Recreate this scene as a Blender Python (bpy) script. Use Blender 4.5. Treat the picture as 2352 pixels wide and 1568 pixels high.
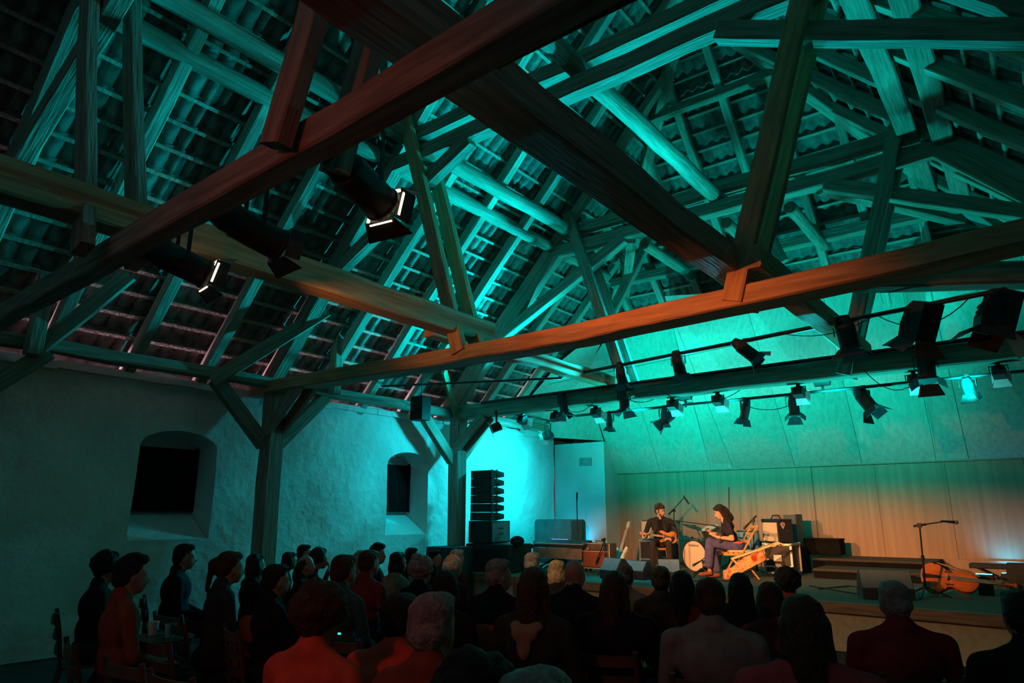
import bpy, bmesh, math, random
import numpy as np
from mathutils import Vector, Matrix

# ------------------------------------------------------------------ clear
for o in list(bpy.data.objects): bpy.data.objects.remove(o, do_unlink=True)
scene = bpy.context.scene
COL = scene.collection
R_ = math.radians
rnd = random.Random(7)

# ------------------------------------------------------------------ camera
CAMH, YAW, PITCH, FPX = 1.7, 37.6, 14.1, 1568.0
cam_d = bpy.data.cameras.new('camera'); cam = bpy.data.objects.new('camera', cam_d); COL.objects.link(cam)
cam.location = (0, 0, CAMH); cam.rotation_euler = (R_(90 + PITCH), 0, R_(YAW))
cam_d.sensor_width = 36; cam_d.lens = FPX / 2352 * 36; cam_d.clip_start = .05; cam_d.clip_end = 300
scene.camera = cam

# ------------------------------------------------------------------ colour management, world
vs = scene.view_settings
vs.view_transform = 'Standard'; vs.look = 'None'; vs.gamma = 1; vs.use_curve_mapping = False
vs.exposure = 0.0
W = bpy.data.worlds.new('dusk'); scene.world = W; W.use_nodes = True
bg = W.node_tree.nodes['Background']
bg.inputs['Color'].default_value = (.62, .40, .50, 1); bg.inputs['Strength'].default_value = .10

# ------------------------------------------------------------------ the place in numbers (metres)
XW, XR, XC = -9.9, 2.5, -3.7          # left wall, right wall, ridge
YB = 15.9                             # far end wall
Y1, Y2, Y3 = 1.99, 6.13, 10.38         # the three roof trusses in view
ZS = .6                               # stage deck
A = R_(46.5); CA, SA = math.cos(A), math.sin(A)

# ------------------------------------------------------------------ stage lights
CY = (.008, .80, .95); TQ = (0.0, .88, .70)
def lamp(kind, name, loc, target, energy, color, size=.1, cone=60, blend=.5, sx=1, parent=None):
    d = bpy.data.lights.new(name, kind); d.energy = energy; d.color = color
    if kind == 'SPOT': d.spot_size = R_(cone); d.spot_blend = blend; d.shadow_soft_size = size
    elif kind == 'AREA': d.size = size
    else: d.shadow_soft_size = size
    o = bpy.data.objects.new(name, d); COL.objects.link(o)
    q = (Vector(target) - Vector(loc)).to_track_quat('-Z', 'Y')
    o.location = loc; o.rotation_euler = q.to_euler(); o.scale = (sx, 1, 1)
    return o
# cyan floods hung behind the far tie beam, on the left plaster wall, and one on the deck
lamp('SPOT', 'wall_flood_a', (-8.44, 12.0, 3.24), (-9.9, 11.9, 2.2), 480, CY, .07, 150, .9)
lamp('SPOT', 'wall_flood_b', (-8.44, 10.12, 3.24), (-9.9, 7.8, 2.2), 175, CY, .07, 140, .9)
lamp('SPOT', 'deck_flood_light', (-8.15, 12.15, .95), (-9.9, 11.8, 3.3), 260, CY, .10, 112, 1.0)
# three cyan floods on the far tie beam, turned up into the roof
RC = (.0, .76, .90)
lamp('SPOT', 'roof_flood_a', (-7.5, 11.35, 3.85), (-7.0, 5.4, 6.0), 2900, RC, .07, 104, .9)
lamp('SPOT', 'roof_flood_b', (-4.9, 11.3, 3.9), (-5.2, 5.4, 6.3), 2600, RC, .07, 100, .9)
lamp('SPOT', 'roof_flood_c', (-2.6, 11.3, 3.9), (-2.8, 5.4, 6.5), 1500, (.0, .80, .82), .07, 100, .9)
# turquoise floods under the far tie beam on the shell, and one uplight on the deck
lamp('SPOT', 'wing_fill', (-8.1, 11.2, 3.4), (-9.0, 13.6, 4.3), 120, TQ, .07, 80, 1.0)  # added fill to brighten the canopy wing, no such flood known
for nm, x, e in (('a', -7.35, 520), ('b', -5.75, 620), ('c', -4.1, 480), ('d', -2.4, 360), ('e', -.7, 320)):
    lamp('SPOT', 'shell_flood_' + nm, (x, 10.78, 3.33), (x, 14.4, 4.2), e * 1.2, TQ, .07, 84, 1.0)
lamp('SPOT', 'deck_uplight', (-5.5, 11.5, .9), (-5.3, 11.2, 7), 1100, (.0, .82, .78), .08, 104, .9)
lamp('SPOT', 'deck_uplight_b', (-2.0, 11.5, .9), (-2.3, 11.2, 7), 900, (.0, .82, .76), .08, 104, .9)
# two narrow cyan downlights over the wedges at the stage edge
lamp('SPOT', 'wedge_light_a', (-6.3, 11.05, 3.1), (-6.2, 10.85, .8), 170, CY, .05, 34, .8)
lamp('SPOT', 'wedge_light_b', (-5.2, 11.05, 3.1), (-5.3, 11.1, .8), 170, CY, .05, 30, .8)
# small cyan uplights at the foot of the walls
lamp('SPOT', 'wall_uplight_a', (-9.0, 14.35, .82), (-9.0, 14.75, 2.0), 30, (.02, .50, .9), .05, 95, .9)
lamp('SPOT', 'wall_uplight_b', (-.75, 14.98, .74), (-.75, 15.32, 1.35), 34, (.02, .48, .9), .05, 120, .9)
# the two warm lamps on the nearest truss, their doors narrowed to a flat beam on the players
WARM = (1, .40, .14)
lamp('SPOT', 'front_spot_a', (-3.02, 2.78, 3.46), (-4.8, 12.5, 1.33), 4200, WARM, .09, 15, .9, 3.1)
lamp('SPOT', 'front_spot_b', (-5.12, 2.78, 3.44), (-3.2, 12.5, 1.33), 4200, WARM, .09, 15, .9, 3.1)
lamp('SPOT', 'front_fill', (-4.1, 2.85, 3.5), (-3.6, 9.6, -.1), 420, (1, .58, .28), .15, 40, 1.0, 1.9)  # extra spot between the lamps, added to lift the stage front
lamp('SPOT', 'lamp_filament_a', (-3.045, 2.655, 3.545), (-2.9, 6.0, 3.62), 420, (1, .27, .06), .03, 15, 1.0, 5.5)
lamp('SPOT', 'lamp_filament_b', (-5.105, 2.655, 3.545), (-5.4, 5.6, 3.85), 150, (1, .42, .12), .03, 24, 1.0, 2.0)
# red lamp behind the listeners
lamp('SPOT', 'red_rear_light', (-1.9, -2.2, 3.3), (-3.3, 3.0, 2.2), 105, (1, .075, .018), .12, 66, 1.0)
lamp('POINT', 'rear_fill_light', (1.2, -4.5, 2.6), (0, 0, 0), 2.5, (1, .62, .38), .3)  # weak general warm fill, added behind the camera
# unseen pink spots added outside to tint the tiles under the eaves
for i, y in enumerate((1.2, 4.2, 7.4, 10.6)):
    lamp('SPOT', 'eave_fill_spot', (-12.95, y, .1), (-10.75, y, 2.70), 4200, (1, .58, .82), .10, 100, .5)

# ------------------------------------------------------------------ materials
MATS = {}
def mat(name, col, rough=.7, metal=0., var=.25, scale=6., stretch=(1, 1, 1), bump=0., bscale=None, coord='Object', emit=None, es=1., spec=.3, alpha=None):
    if name in MATS: return MATS[name]
    m = bpy.data.materials.new(name); m.use_nodes = True; nt = m.node_tree; N = nt.nodes; L = nt.links
    b = N['Principled BSDF']
    b.inputs['Roughness'].default_value = rough; b.inputs['Metallic'].default_value = metal
    b.inputs['Specular IOR Level'].default_value = spec
    tc = N.new('ShaderNodeTexCoord'); mp = N.new('ShaderNodeMapping'); mp.inputs['Scale'].default_value = stretch
    L.new(tc.outputs[coord], mp.inputs['Vector'])
    nz = N.new('ShaderNodeTexNoise'); nz.inputs['Scale'].default_value = scale; nz.inputs['Detail'].default_value = 6
    L.new(mp.outputs[0], nz.inputs['Vector'])
    cr = N.new('ShaderNodeValToRGB')
    lo = [max(0, c * (1 - var)) for c in col]; hi = [min(1, c * (1 + var)) for c in col]
    cr.color_ramp.elements[0].color = (*lo, 1); cr.color_ramp.elements[1].color = (*hi, 1)
    cr.color_ramp.elements[0].position = .32; cr.color_ramp.elements[1].position = .68
    L.new(nz.outputs['Fac'], cr.inputs['Fac']); L.new(cr.outputs['Color'], b.inputs['Base Color'])
    if bump:
        n2 = N.new('ShaderNodeTexNoise'); n2.inputs['Scale'].default_value = bscale or scale * 2; n2.inputs['Detail'].default_value = 5
        L.new(mp.outputs[0], n2.inputs['Vector'])
        bp = N.new('ShaderNodeBump'); bp.inputs['Strength'].default_value = bump; bp.inputs['Distance'].default_value = .03
        L.new(n2.outputs['Fac'], bp.inputs['Height']); L.new(bp.outputs[0], b.inputs['Normal'])
    if emit:
        b.inputs['Emission Color'].default_value = (*emit, 1); b.inputs['Emission Strength'].default_value = es
    MATS[name] = m; return m
M_OLD = mat('old_timber', (.26, .21, .17), .75, var=.35, scale=3, stretch=(.6, 9, 9), bump=.5, bscale=4, spec=.15)
M_NEW = mat('pine_timber', (.42, .23, .13), .65, var=.28, scale=3, stretch=(.6, 8, 8), bump=.35, bscale=4, spec=.2)
M_RAFT = mat('rafter_timber', (.35, .30, .25), .8, var=.3, scale=3, stretch=(.6, 9, 9), bump=.4, bscale=4, spec=.12)
M_TILE = mat('clay_tile', (.17, .148, .132), .9, var=.4, scale=9, bump=.2, bscale=40, spec=.1)
M_PLAS = mat('lime_plaster', (.68, .68, .66), .92, var=.10, scale=1.6, bump=1.0, bscale=7.0, spec=.1)
M_PLY = mat('stained_plywood', (.33, .22, .15), .6, var=.15, scale=2.0, stretch=(6, 6, .14), bump=.06, spec=.25)
M_PLYU = mat('canopy_plywood', (.40, .35, .30), .6, var=.13, scale=2.0, stretch=(9, 9, .22), bump=.05, spec=.25)
M_FLOOR = mat('dark_floor', (.04, .032, .027), .7, var=.3, scale=3, spec=.2)
M_DECK = mat('stage_carpet', (.11, .10, .085), .9, var=.25, scale=30, bump=.2, bscale=200, spec=.1)
M_EDGE = mat('stage_edge_board', (.22, .12, .065), .6, var=.3, scale=3, stretch=(1, 8, 8), spec=.25)
M_FASC = mat('stage_fascia', (.42, .33, .22), .85, var=.12, scale=12, bump=.1, spec=.1)
M_GROUND = mat('gravel', (.5, .45, .42), .95, var=.25, scale=8)
M_BLK = mat('black_metal', (.018, .019, .021), .5, metal=.2, var=.25, scale=12, spec=.3)
M_BLKP = mat('black_paint', (.02, .021, .024), .55, var=.25, scale=20, bump=.1, bscale=120, spec=.3)
M_FLAP = mat('barn_door_steel', (.04, .042, .046), .45, metal=.3, var=.3, scale=10, spec=.35)
M_SILV = mat('silver_flap', (.72, .74, .75), .4, metal=.3, var=.1, scale=10)
M_ALU = mat('aluminium', (.62, .60, .57), .35, metal=.85, var=.12, scale=18)
M_CHROME = mat('chrome', (.75, .75, .76), .15, metal=1., var=.05, scale=10)
M_CABLE = mat('black_cable', (.015, .015, .015), .6, var=.1)
M_VOID = mat('blackout_cloth', (.008, .009, .010), .95, var=.3, scale=5, spec=.05)

# ------------------------------------------------------------------ geometry helpers
def V(*a): return Vector(a if len(a) > 1 else a[0])
def ray(px, py):
    y, p = R_(YAW), R_(PITCH)
    F = Vector((-math.sin(y) * math.cos(p), math.cos(y) * math.cos(p), math.sin(p)))
    Rt = Vector((math.cos(y), math.sin(y), 0)); U = Rt.cross(F)
    return F + Rt * ((px - 1176) / FPX) - U * ((py - 784) / FPX)
def at(px, py, ax, v):
    d = ray(px, py); c = Vector((0, 0, CAMH)); t = (v - c[ax]) / d[ax]; return c + d * t
def frame(d, up=(0, 0, 1)):
    x = Vector(d).normalized(); u = Vector(up)
    if abs(x.dot(u)) > .98: u = Vector((0, 1, 0)) if abs(x.y) < .9 else Vector((1, 0, 0))
    y = u.cross(x).normalized(); z = x.cross(y)
    return Matrix((x, y, z)).transposed()
class MB:
    def __init__(s): s.v = []; s.f = []; s.m = []
    def add(s, vs, fs, mi=0):
        n = len(s.v); s.v += [tuple(q) for q in vs]; s.f += [tuple(i + n for i in f) for f in fs]; s.m += [mi] * len(fs); return s
    def box(s, c, sz, R=None, mi=0):
        c = Vector(c); h = [q / 2 for q in sz]; P = []
        for k in (-1, 1):
            for j in (-1, 1):
                for i in (-1, 1):
                    q = Vector((i * h[0], j * h[1], k * h[2])); P.append(c + (R @ q if R else q))
        return s.add(P, [(0, 2, 3, 1), (4, 5, 7, 6), (0, 1, 5, 4), (2, 6, 7, 3), (0, 4, 6, 2), (1, 3, 7, 5)], mi)
    def bar(s, p0, p1, w, h, up=(0, 0, 1), mi=0):
        p0, p1 = Vector(p0), Vector(p1); return s.box((p0 + p1) / 2, ((p1 - p0).length, w, h), frame(p1 - p0, up), mi)
    def cyl(s, p0, p1, r0, r1=None, n=12, mi=0):
        p0, p1 = Vector(p0), Vector(p1); r1 = r0 if r1 is None else r1; R = frame(p1 - p0); P = []
        for p, r in ((p0, r0), (p1, r1)):
            for i in range(n):
                a = 2 * math.pi * i / n; P.append(p + R @ Vector((0, r * math.cos(a), r * math.sin(a))))
        return s.add(P, [(i, (i + 1) % n, n + (i + 1) % n, n + i) for i in range(n)] + [tuple(range(n - 1, -1, -1)), tuple(range(n, 2 * n))], mi)
    def tube(s, pts, r, n=6, mi=0):
        pts = [Vector(p) for p in pts]; P = []; k = len(pts)
        for i, p in enumerate(pts):
            d = pts[min(i + 1, k - 1)] - pts[max(i - 1, 0)]; R = frame(d); rr = r[i] if isinstance(r, (list, tuple)) else r
            for j in range(n):
                a = 2 * math.pi * j / n; P.append(p + R @ Vector((0, rr * math.cos(a), rr * math.sin(a))))
        F = [(i * n + j, i * n + (j + 1) % n, (i + 1) * n + (j + 1) % n, (i + 1) * n + j) for i in range(k - 1) for j in range(n)]
        return s.add(P, F + [tuple(range(n - 1, -1, -1)), tuple(range((k - 1) * n, k * n))], mi)
    def lathe(s, prof, c=(0, 0, 0), d=(0, 0, 1), n=20, mi=0, caps=True):
        c = Vector(c); R = frame(d); P = []
        for x, r in prof:
            for j in range(n):
                a = 2 * math.pi * j / n; P.append(c + R @ Vector((x, r * math.cos(a), r * math.sin(a))))
        k = len(prof)
        F = [(i * n + j, i * n + (j + 1) % n, (i + 1) * n + (j + 1) % n, (i + 1) * n + j) for i in range(k - 1) for j in range(n)]
        return s.add(P, F + ([tuple(range(n - 1, -1, -1)), tuple(range((k - 1) * n, k * n))] if caps else []), mi)
    def ell(s, c, r, R=None, nu=14, nv=9, mi=0):
        c = Vector(c); P = []
        for i in range(nv + 1):
            t = math.pi * i / nv
            for j in range(nu):
                a = 2 * math.pi * j / nu
                q = Vector((r[0] * math.sin(t) * math.cos(a), r[1] * math.sin(t) * math.sin(a), r[2] * math.cos(t))); P.append(c + (R @ q if R else q))
        return s.add(P, [(i * nu + j, (i + 1) * nu + j, (i + 1) * nu + (j + 1) % nu, i * nu + (j + 1) % nu) for i in range(nv) for j in range(nu)], mi)
    def prism(s, poly, o, ax, ay, depth, mi=0):
        o, ax, ay = Vector(o), Vector(ax).normalized(), Vector(ay).normalized(); nz = ax.cross(ay) * depth; n = len(poly)
        P = [o + ax * x + ay * y for x, y in poly]; P += [p + nz for p in P]
        return s.add(P, [tuple(range(n - 1, -1, -1)), tuple(range(n, 2 * n))] + [(i, (i + 1) % n, n + (i + 1) % n, n + i) for i in range(n)], mi)
    def build(s, name, mats, parent=None, smooth=False, bevel=0, kind=None):
        me = bpy.data.meshes.new(name); me.from_pydata(s.v, [], s.f); me.validate()
        bm = bmesh.new(); bm.from_mesh(me); bmesh.ops.recalc_face_normals(bm, faces=bm.faces); bm.to_mesh(me); bm.free()
        mats = mats if isinstance(mats, (list, tuple)) else [mats]
        for m in mats: me.materials.append(m)
        if len(mats) > 1 and len(me.polygons) == len(s.m): me.polygons.foreach_set('material_index', s.m)
        if smooth:
            me.polygons.foreach_set('use_smooth', [True] * len(me.polygons)); me.set_sharp_from_angle(angle=R_(40))
        o = link(name, me, parent)
        if bevel:
            b = o.modifiers.new('bevel', 'BEVEL'); b.width = bevel; b.segments = 2; b.limit_method = 'ANGLE'
        if kind: o['kind'] = kind
        return o
def link(name, data, parent=None):
    o = bpy.data.objects.new(name, data); COL.objects.link(o)
    if parent is not None:
        o.parent = parent
        o.matrix_parent_inverse = Matrix.Identity(4) if parent.parent else parent.matrix_basis.inverted()
    return o
def tag(o, label, cat, group=None, kind=None):
    o['label'] = label; o['category'] = cat
    if group: o['group'] = group
    if kind: o['kind'] = kind
    return o
def thing(name, label, cat, loc=(0, 0, 0), rz=0, group=None):
    o = bpy.data.objects.new(name, None); COL.objects.link(o); o.empty_display_size = .1
    o.location = loc; o.rotation_euler = (0, 0, rz); return tag(o, label, cat, group)
def struct(o, label=None):
    o['kind'] = 'structure'
    if label: o['label'] = label
    return o
def copy_tree(o, parent=None):
    c = o.copy(); COL.objects.link(c)
    if parent is not None: c.parent = parent
    for ch in list(o.children): copy_tree(ch, c)
    return c
def timber(name, p0, p1, w, h, m, parent=None, up=(0, 0, 1), wob=.008, rnd_=False, seg=None, roll=0, bend=None):
    """a hewn beam with its own local axes, x along the grain"""
    p0, p1 = Vector(p0), Vector(p1); Ln = (p1 - p0).length; seg = seg or max(2, int(Ln / .6))
    if rnd_: prof = [(.5 * math.cos(2 * math.pi * i / 12), .5 * math.sin(2 * math.pi * i / 12)) for i in range(12)]
    else:
        c = .07; prof = [(-.5 + c, -.5), (.5 - c, -.5), (.5, -.5 + c), (.5, .5 - c), (.5 - c, .5), (-.5 + c, .5), (-.5, .5 - c), (-.5, -.5 + c)]
    n = len(prof); vsl = []; fs = []
    for i in range(seg + 1):
        dy, dz, k = rnd.uniform(-wob, wob), rnd.uniform(-wob, wob), 1 + rnd.uniform(-wob, wob) * 3
        if bend: dz += bend(Ln * i / seg)
        for y, z in prof: vsl.append((-Ln / 2 + Ln * i / seg, y * w * k + dy, z * h * k + dz))
    fs = [(i * n + j, i * n + (j + 1) % n, (i + 1) * n + (j + 1) % n, (i + 1) * n + j) for i in range(seg) for j in range(n)]
    fs += [tuple(range(n - 1, -1, -1)), tuple(range(seg * n, seg * n + n))]
    me = bpy.data.meshes.new(name); me.from_pydata(vsl, [], fs); me.materials.append(m)
    if rnd_:
        me.polygons.foreach_set('use_smooth', [True] * len(me.polygons)); me.set_sharp_from_angle(angle=R_(50))
    o = link(name, me, parent)
    o.matrix_basis = Matrix.Translation((p0 + p1) / 2) @ frame(p1 - p0, up).to_4x4() @ Matrix.Rotation(roll, 4, 'X')
    return o
def evaluated(o, name):
    dg = bpy.context.evaluated_depsgraph_get(); dg.update()
    return bpy.data.meshes.new_from_object(o.evaluated_get(dg))
# ================================================================== SETTING
# floor, ground outside
struct(MB().box(((XW + XR) / 2, 4.9, -.1), (XR - XW + 1.6, 23, .2)).build('floor', M_FLOOR))
struct(MB().box((-32, 5, -.5), (42, 70, .3)).build('ground', M_GROUND), 'pale gravel ground outside the eaves')

# left wall with two deep arched window niches
def arch(y0, y1, z0, zs, rise, n=12):
    pts = [(y0, z0), (y1, z0), (y1, zs)]; c = (y0 + y1) / 2; hw = (y1 - y0) / 2
    for i in range(1, n): 
        a = math.pi * i / n; pts.append((c + hw * math.cos(a), zs + rise * math.sin(a)))
    return pts + [(y0, zs)]
NICHES = [(4.40, 5.54, 1.34, 2.62, .24), (9.0, 10.08, 1.30, 2.60, .26)]
def cut_wall():
    ny, nz = 120, 26; b = MB()
    y0, y1, z0, z1 = -6.6, 14.62, 0, 3.62
    P = []
    for j in range(nz + 1):
        for i in range(ny + 1):
            y = y0 + (y1 - y0) * i / ny; z = z0 + (z1 - z0) * j / nz
            d = .018 * math.sin(y * 2.3 + z * 1.1) + .012 * math.sin(y * 5.1 - z * 3.7) + rnd.uniform(-.006, .006)
            if j == nz: z += .03 * math.sin(y * 3.1) + rnd.uniform(-.02, .02)
            P.append((XW + d, y, z))
    F = [(j * (ny + 1) + i, j * (ny + 1) + i + 1, (j + 1) * (ny + 1) + i + 1, (j + 1) * (ny + 1) + i) for j in range(nz) for i in range(ny)]
    n = len(P); P2 = [(XW - .85, p[1], p[2] * (2.56 / 3.62)) for p in P]
    P = [(p[0], p[1], p[2]) for p in P]
    F2 = [tuple(k + n for k in reversed(f)) for f in F]
    ring = [i for i in range(ny + 1)] + [j * (ny + 1) + ny for j in range(1, nz + 1)] + [nz * (ny + 1) + i for i in range(ny - 1, -1, -1)] + [j * (ny + 1) for j in range(nz - 1, 0, -1)]
    top = [nz * (ny + 1) + i for i in range(ny + 1)]
    S = [(ring[(k + 1) % len(ring)], ring[k], ring[k] + n, ring[(k + 1) % len(ring)] + n) for k in range(len(ring))]
    b.add(P + P2, F + F2 + S)
    w = b.build('wall_left', M_PLAS)
    cuts = []
    for q in NICHES:
        c = MB().prism(arch(*q), (XW - .60, 0, 0), (0, 1, 0), (0, 0, 1), 1.2).build('cutter', M_PLAS); cuts.append(c)
        m = w.modifiers.new('cut', 'BOOLEAN'); m.operation = 'DIFFERENCE'; m.object = c; m.solver = 'EXACT'
    me = evaluated(w, 'wall_left'); w.modifiers.clear(); w.data = me
    for c in cuts: bpy.data.objects.remove(c, do_unlink=True)
    return struct(w)
cut_wall()
for i, q in enumerate(NICHES):
    w = MB().box((XW - .56, (q[0] + q[1]) / 2, 2.19), (.05, q[1] - q[0] - .02, .92)).build('window_%d' % (i + 1), M_VOID)
    struct(w, ['black blackout board closing the arched window niche left of the timber post', 'black blackout board closing the arched window niche beside the loudspeaker tower'][i])
    fr = MB()
    for y in (q[0] + .03, q[1] - .03): fr.box((XW - .52, y, 2.2), (.04, .05, .96))
    fr.box((XW - .52, (q[0] + q[1]) / 2, 1.745), (.04, q[1] - q[0] - .06, .05)); fr.build('window_frame', M_VOID, w)
    sl = MB().prism([(0, 0), (.56, 0), (0, .36)], (XW - .58, q[0] + .01, q[2]), (1, 0, 0), (0, 0, 1), -(q[1] - q[0] - .02)).build('window_sill', M_PLAS, w)
# crumbling ledge under the wall head, with iron stubs
tr = MB()
for i in range(46):
    y = -2 + i * .36; tr.box((XW + .03 + rnd.uniform(-.012, .012), y, 3.545 + rnd.uniform(-.012, .012)), (.09, .37, .10))
struct(tr.build('trim_1', M_PLAS), 'crumbling plaster ledge under the head of the left wall')
struct(MB().box((XR + .3, 4.9, 1.8), (.6, 22.4, 3.6)).build('wall_right', M_PLAS))
struct(MB().box((XC, -6.7, 3.6), (13.6, .5, 7.2)).build('wall_rear', M_PLAS))
# plaster pier and end wall
struct(MB().box((-9.2, 15.2, 2.0), (1.45, 1.05, 2.8)).build('wall_pier', mat('pier_paint', (.50, .52, .52), .9, var=.06, scale=2, spec=.1)), 'plain plastered pier closing the left side of the stage')
o = MB().box((-9.0, 14.665, 2.93), (.34, .03, .2)).build('wall_vent', mat('vent_grey', (.22, .25, .26), .7)); tag(o, 'small dark rectangular vent panel high on the plastered pier', 'vent')
struct(MB().box((XC, YB + .3, 1.9), (13.6, .5, 3.8)).build('wall_end', M_PLAS))

# ------------------------------------------------------------------ concert shell at the back of the stage
wb = bpy.data.objects.new('wall_back', None); COL.objects.link(wb); wb.location = (XC, 15.35, ZS); struct(wb, 'wood panelled concert shell behind the stage')
xs = [-8.5, -7.4, -6.25, -5.1, -3.9, -2.7, -1.5, -.3, .9, 2.2]
for i in range(len(xs) - 1):
    dy = (.0, .008, .002, .012, .0, .006, .012, .002, .006)[i]
    MB().box(((xs[i] + xs[i + 1]) / 2, 15.36 - dy, (ZS + 2.64) / 2), (xs[i + 1] - xs[i] - .006, .04, 2.64 - ZS)).build('panel', M_PLY, wb)
tl = {-8.5: 33, -7.3: 31, -6.05: 28, -5.52: 44, -4.2: 37, -2.9: 29, -1.62: 22, -1.1: 38, .2: 33, 2.2: 28}
ex = sorted(tl); ZT = 6.0
def shell_pt(x, z, off=0): return Vector((x, 15.28 - (z - 2.66) * math.tan(R_(tl[x])) + off, z))
for i in range(len(ex) - 1):
    a, b = ex[i], ex[i + 1]; g = .004
    def top(x): return 5.9 if x > -8 else 4.9
    q = [shell_pt(a, 2.66), shell_pt(b, 2.66), shell_pt(b, top(b)), shell_pt(a, top(a))]
    q[0].x += g; q[3].x += g; q[1].x -= g; q[2].x -= g
    P = q + [p + Vector((0, .03, .02)) for p in q]
    MB().add(P, [(3, 2, 1, 0), (4, 5, 6, 7), (0, 1, 5, 4), (1, 2, 6, 5), (2, 3, 7, 6), (3, 0, 4, 7)]).build('canopy_panel', M_PLYU, wb)
# side wing of the canopy, running out to the left roof
wing = [Vector(p) for p in [(-9.87, 13.15, 3.50), (-8.5, 14.72, 3.42), (-8.45, 13.85, 4.86), (-7.35, 13.25, 5.95), (-8.35, 12.75, 5.10), (-9.45, 12.55, 4.02)]]
P = wing + [p + Vector((-.02, .03, .02)) for p in wing]
MB().add(P, [(0, 1, 2), (0, 2, 5), (2, 4, 5), (2, 3, 4), (8, 7, 6), (11, 8, 6), (11, 10, 8), (10, 9, 8)] + [(i, (i + 1) % 6, 6 + (i + 1) % 6, 6 + i) for i in range(6)]).build('canopy_wing', M_PLYU, wb)
MB().box((-3.2, 15.30, 2.655), (10.6, .05, .03)).build('joint_rail', M_PLY, wb)
MB().box((-3.2, 15.29, .74), (10.6, .06, .28)).build('base_rail', M_PLY, wb)

# ------------------------------------------------------------------ roof
ceil = bpy.data.objects.new('ceiling', None); COL.objects.link(ceil); ceil.location = (XC, 5, 10.2); struct(ceil, 'open tiled roof on bare rafters')
E0 = Vector((XW, 0, 3.75))
def slopeL(s, y, n=0): return Vector((XW + s * CA - n * SA, y, 3.75 + s * SA + n * CA))
def slopeR(s, y, n=0): return Vector((XR - s * CA + n * SA, y, 3.75 + s * SA + n * CA))
def slopeH(s, x, n=0): return Vector((x, YB - s * CA + n * SA, 3.75 + s * SA + n * CA))
SR = (XC - XW) / CA; YH = YB - (XC - XW)         # slope length, ridge end
k = -9
while True:
    y = 7.22 + 1.04 * k; k += 1
    if y > 15.6: break
    se = min(SR, (YB - y) / CA) - .05
    if se < .6: continue
    for f, up in ((slopeL, (-SA, 0, CA)), (slopeR, (SA, 0, CA))):
        timber('rafter', f(-1.35, y, -.085), f(se, y, -.085), .15, .17, M_RAFT, ceil, up=up, wob=.006)
for k in range(-7, 8):
    x = -3.6 + .85 * k; se = min(x - XW, XR - x) / CA - .05
    if se > .6: timber('end_rafter', slopeH(-1.0, x, -.085), slopeH(se, x, -.085), .14, .16, M_RAFT, ceil, up=(0, SA, CA), wob=.006)
for sx in (-1, 1):
    timber('hip_rafter', (XC + sx * 6.2, YB, 3.62), (XC + sx * .05, YH, 10.12), .2, .24, M_RAFT, ceil)
timber('ridge_beam', (XC, -6.5, 10.08), (XC, YH + .1, 10.08), .16, .2, M_RAFT, ceil)
# battens, one per course
TW, TL, EXP = .205, .42, .335
rows = [-1.62 + EXP * i for i in range(int((SR + 1.55) / EXP))]
for s in rows:
    if s > SR - .05: continue
    ye = min(YH, 99) if s > SR else YB - max(s, 0) * CA
    for f, up in ((slopeL, (-SA, 0, CA)), (slopeR, (SA, 0, CA))):
        if f is slopeR and s < -.7: continue
        y0 = -6.4 if f is slopeL else 1.0
        p0, p1 = f(s + .3, y0, .022), f(s + .3, ye - .2, .022)
        o = MB().bar(p0, p1, .045, .038, up).build('batten', M_RAFT, ceil)
    x0, x1 = XW + max(s, 0) * CA + .25, XR - max(s, 0) * CA - .25
    if x1 > x0: MB().bar(slopeH(s + .3, x0, .022), slopeH(s + .3, x1, .022), .045, .038, (0, SA, CA)).build('batten', M_RAFT, ceil)
# tiles: pantiles with thickness, the largest in view as single objects, the others joined
def tile_arrays():
    n = 8; P = []
    for lay in (0, .012):
        for yy in (-.07, .35):
            for i in range(n + 1):
                u = i / n; P.append((( u - .5) * (TW + .022), yy, .024 * math.sin(2 * math.pi * u + .5) + lay + .052 + .026 * (1 - (yy + .07) / .42)))
    m = n + 1; F = []
    for i in range(n):
        F += [(i, m + i, m + i + 1, i + 1), (2 * m + i, 2 * m + i + 1, 3 * m + i + 1, 3 * m + i), (i, i + 1, 2 * m + i + 1, 2 * m + i), (m + i, 3 * m + i, 3 * m + i + 1, m + i + 1)]
    F += [(0, 2 * m, 3 * m, m), (n, m + n, 3 * m + n, 2 * m + n)]
    return np.array(P), F
TP, TF = tile_arrays()
tme = bpy.data.meshes.new('roof_tile'); tme.from_pydata(TP.tolist(), [], TF); tme.materials.append(M_TILE)
tme.polygons.foreach_set('use_smooth', [True] * len(TF)); tme.set_sharp_from_angle(angle=R_(50))
tiles = []                                           # (matrix, score)
camM = np.array([ray(1176, 784)[:], (math.cos(R_(YAW)), math.sin(R_(YAW)), 0)]); 
def in_view(p):
    d = Vector(p) - Vector((0, 0, CAMH)); F = ray(1176, 784); z = d.dot(F)
    if z < .3: return 0
    Rt = Vector((math.cos(R_(YAW)), math.sin(R_(YAW)), 0)); U = Rt.cross(F)
    px, py = 1176 + FPX * d.dot(Rt) / z, 784 - FPX * d.dot(U) / z
    return 1 / d.length_squared if 20 < px < 2330 and 10 < py < 1000 else 0
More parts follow.
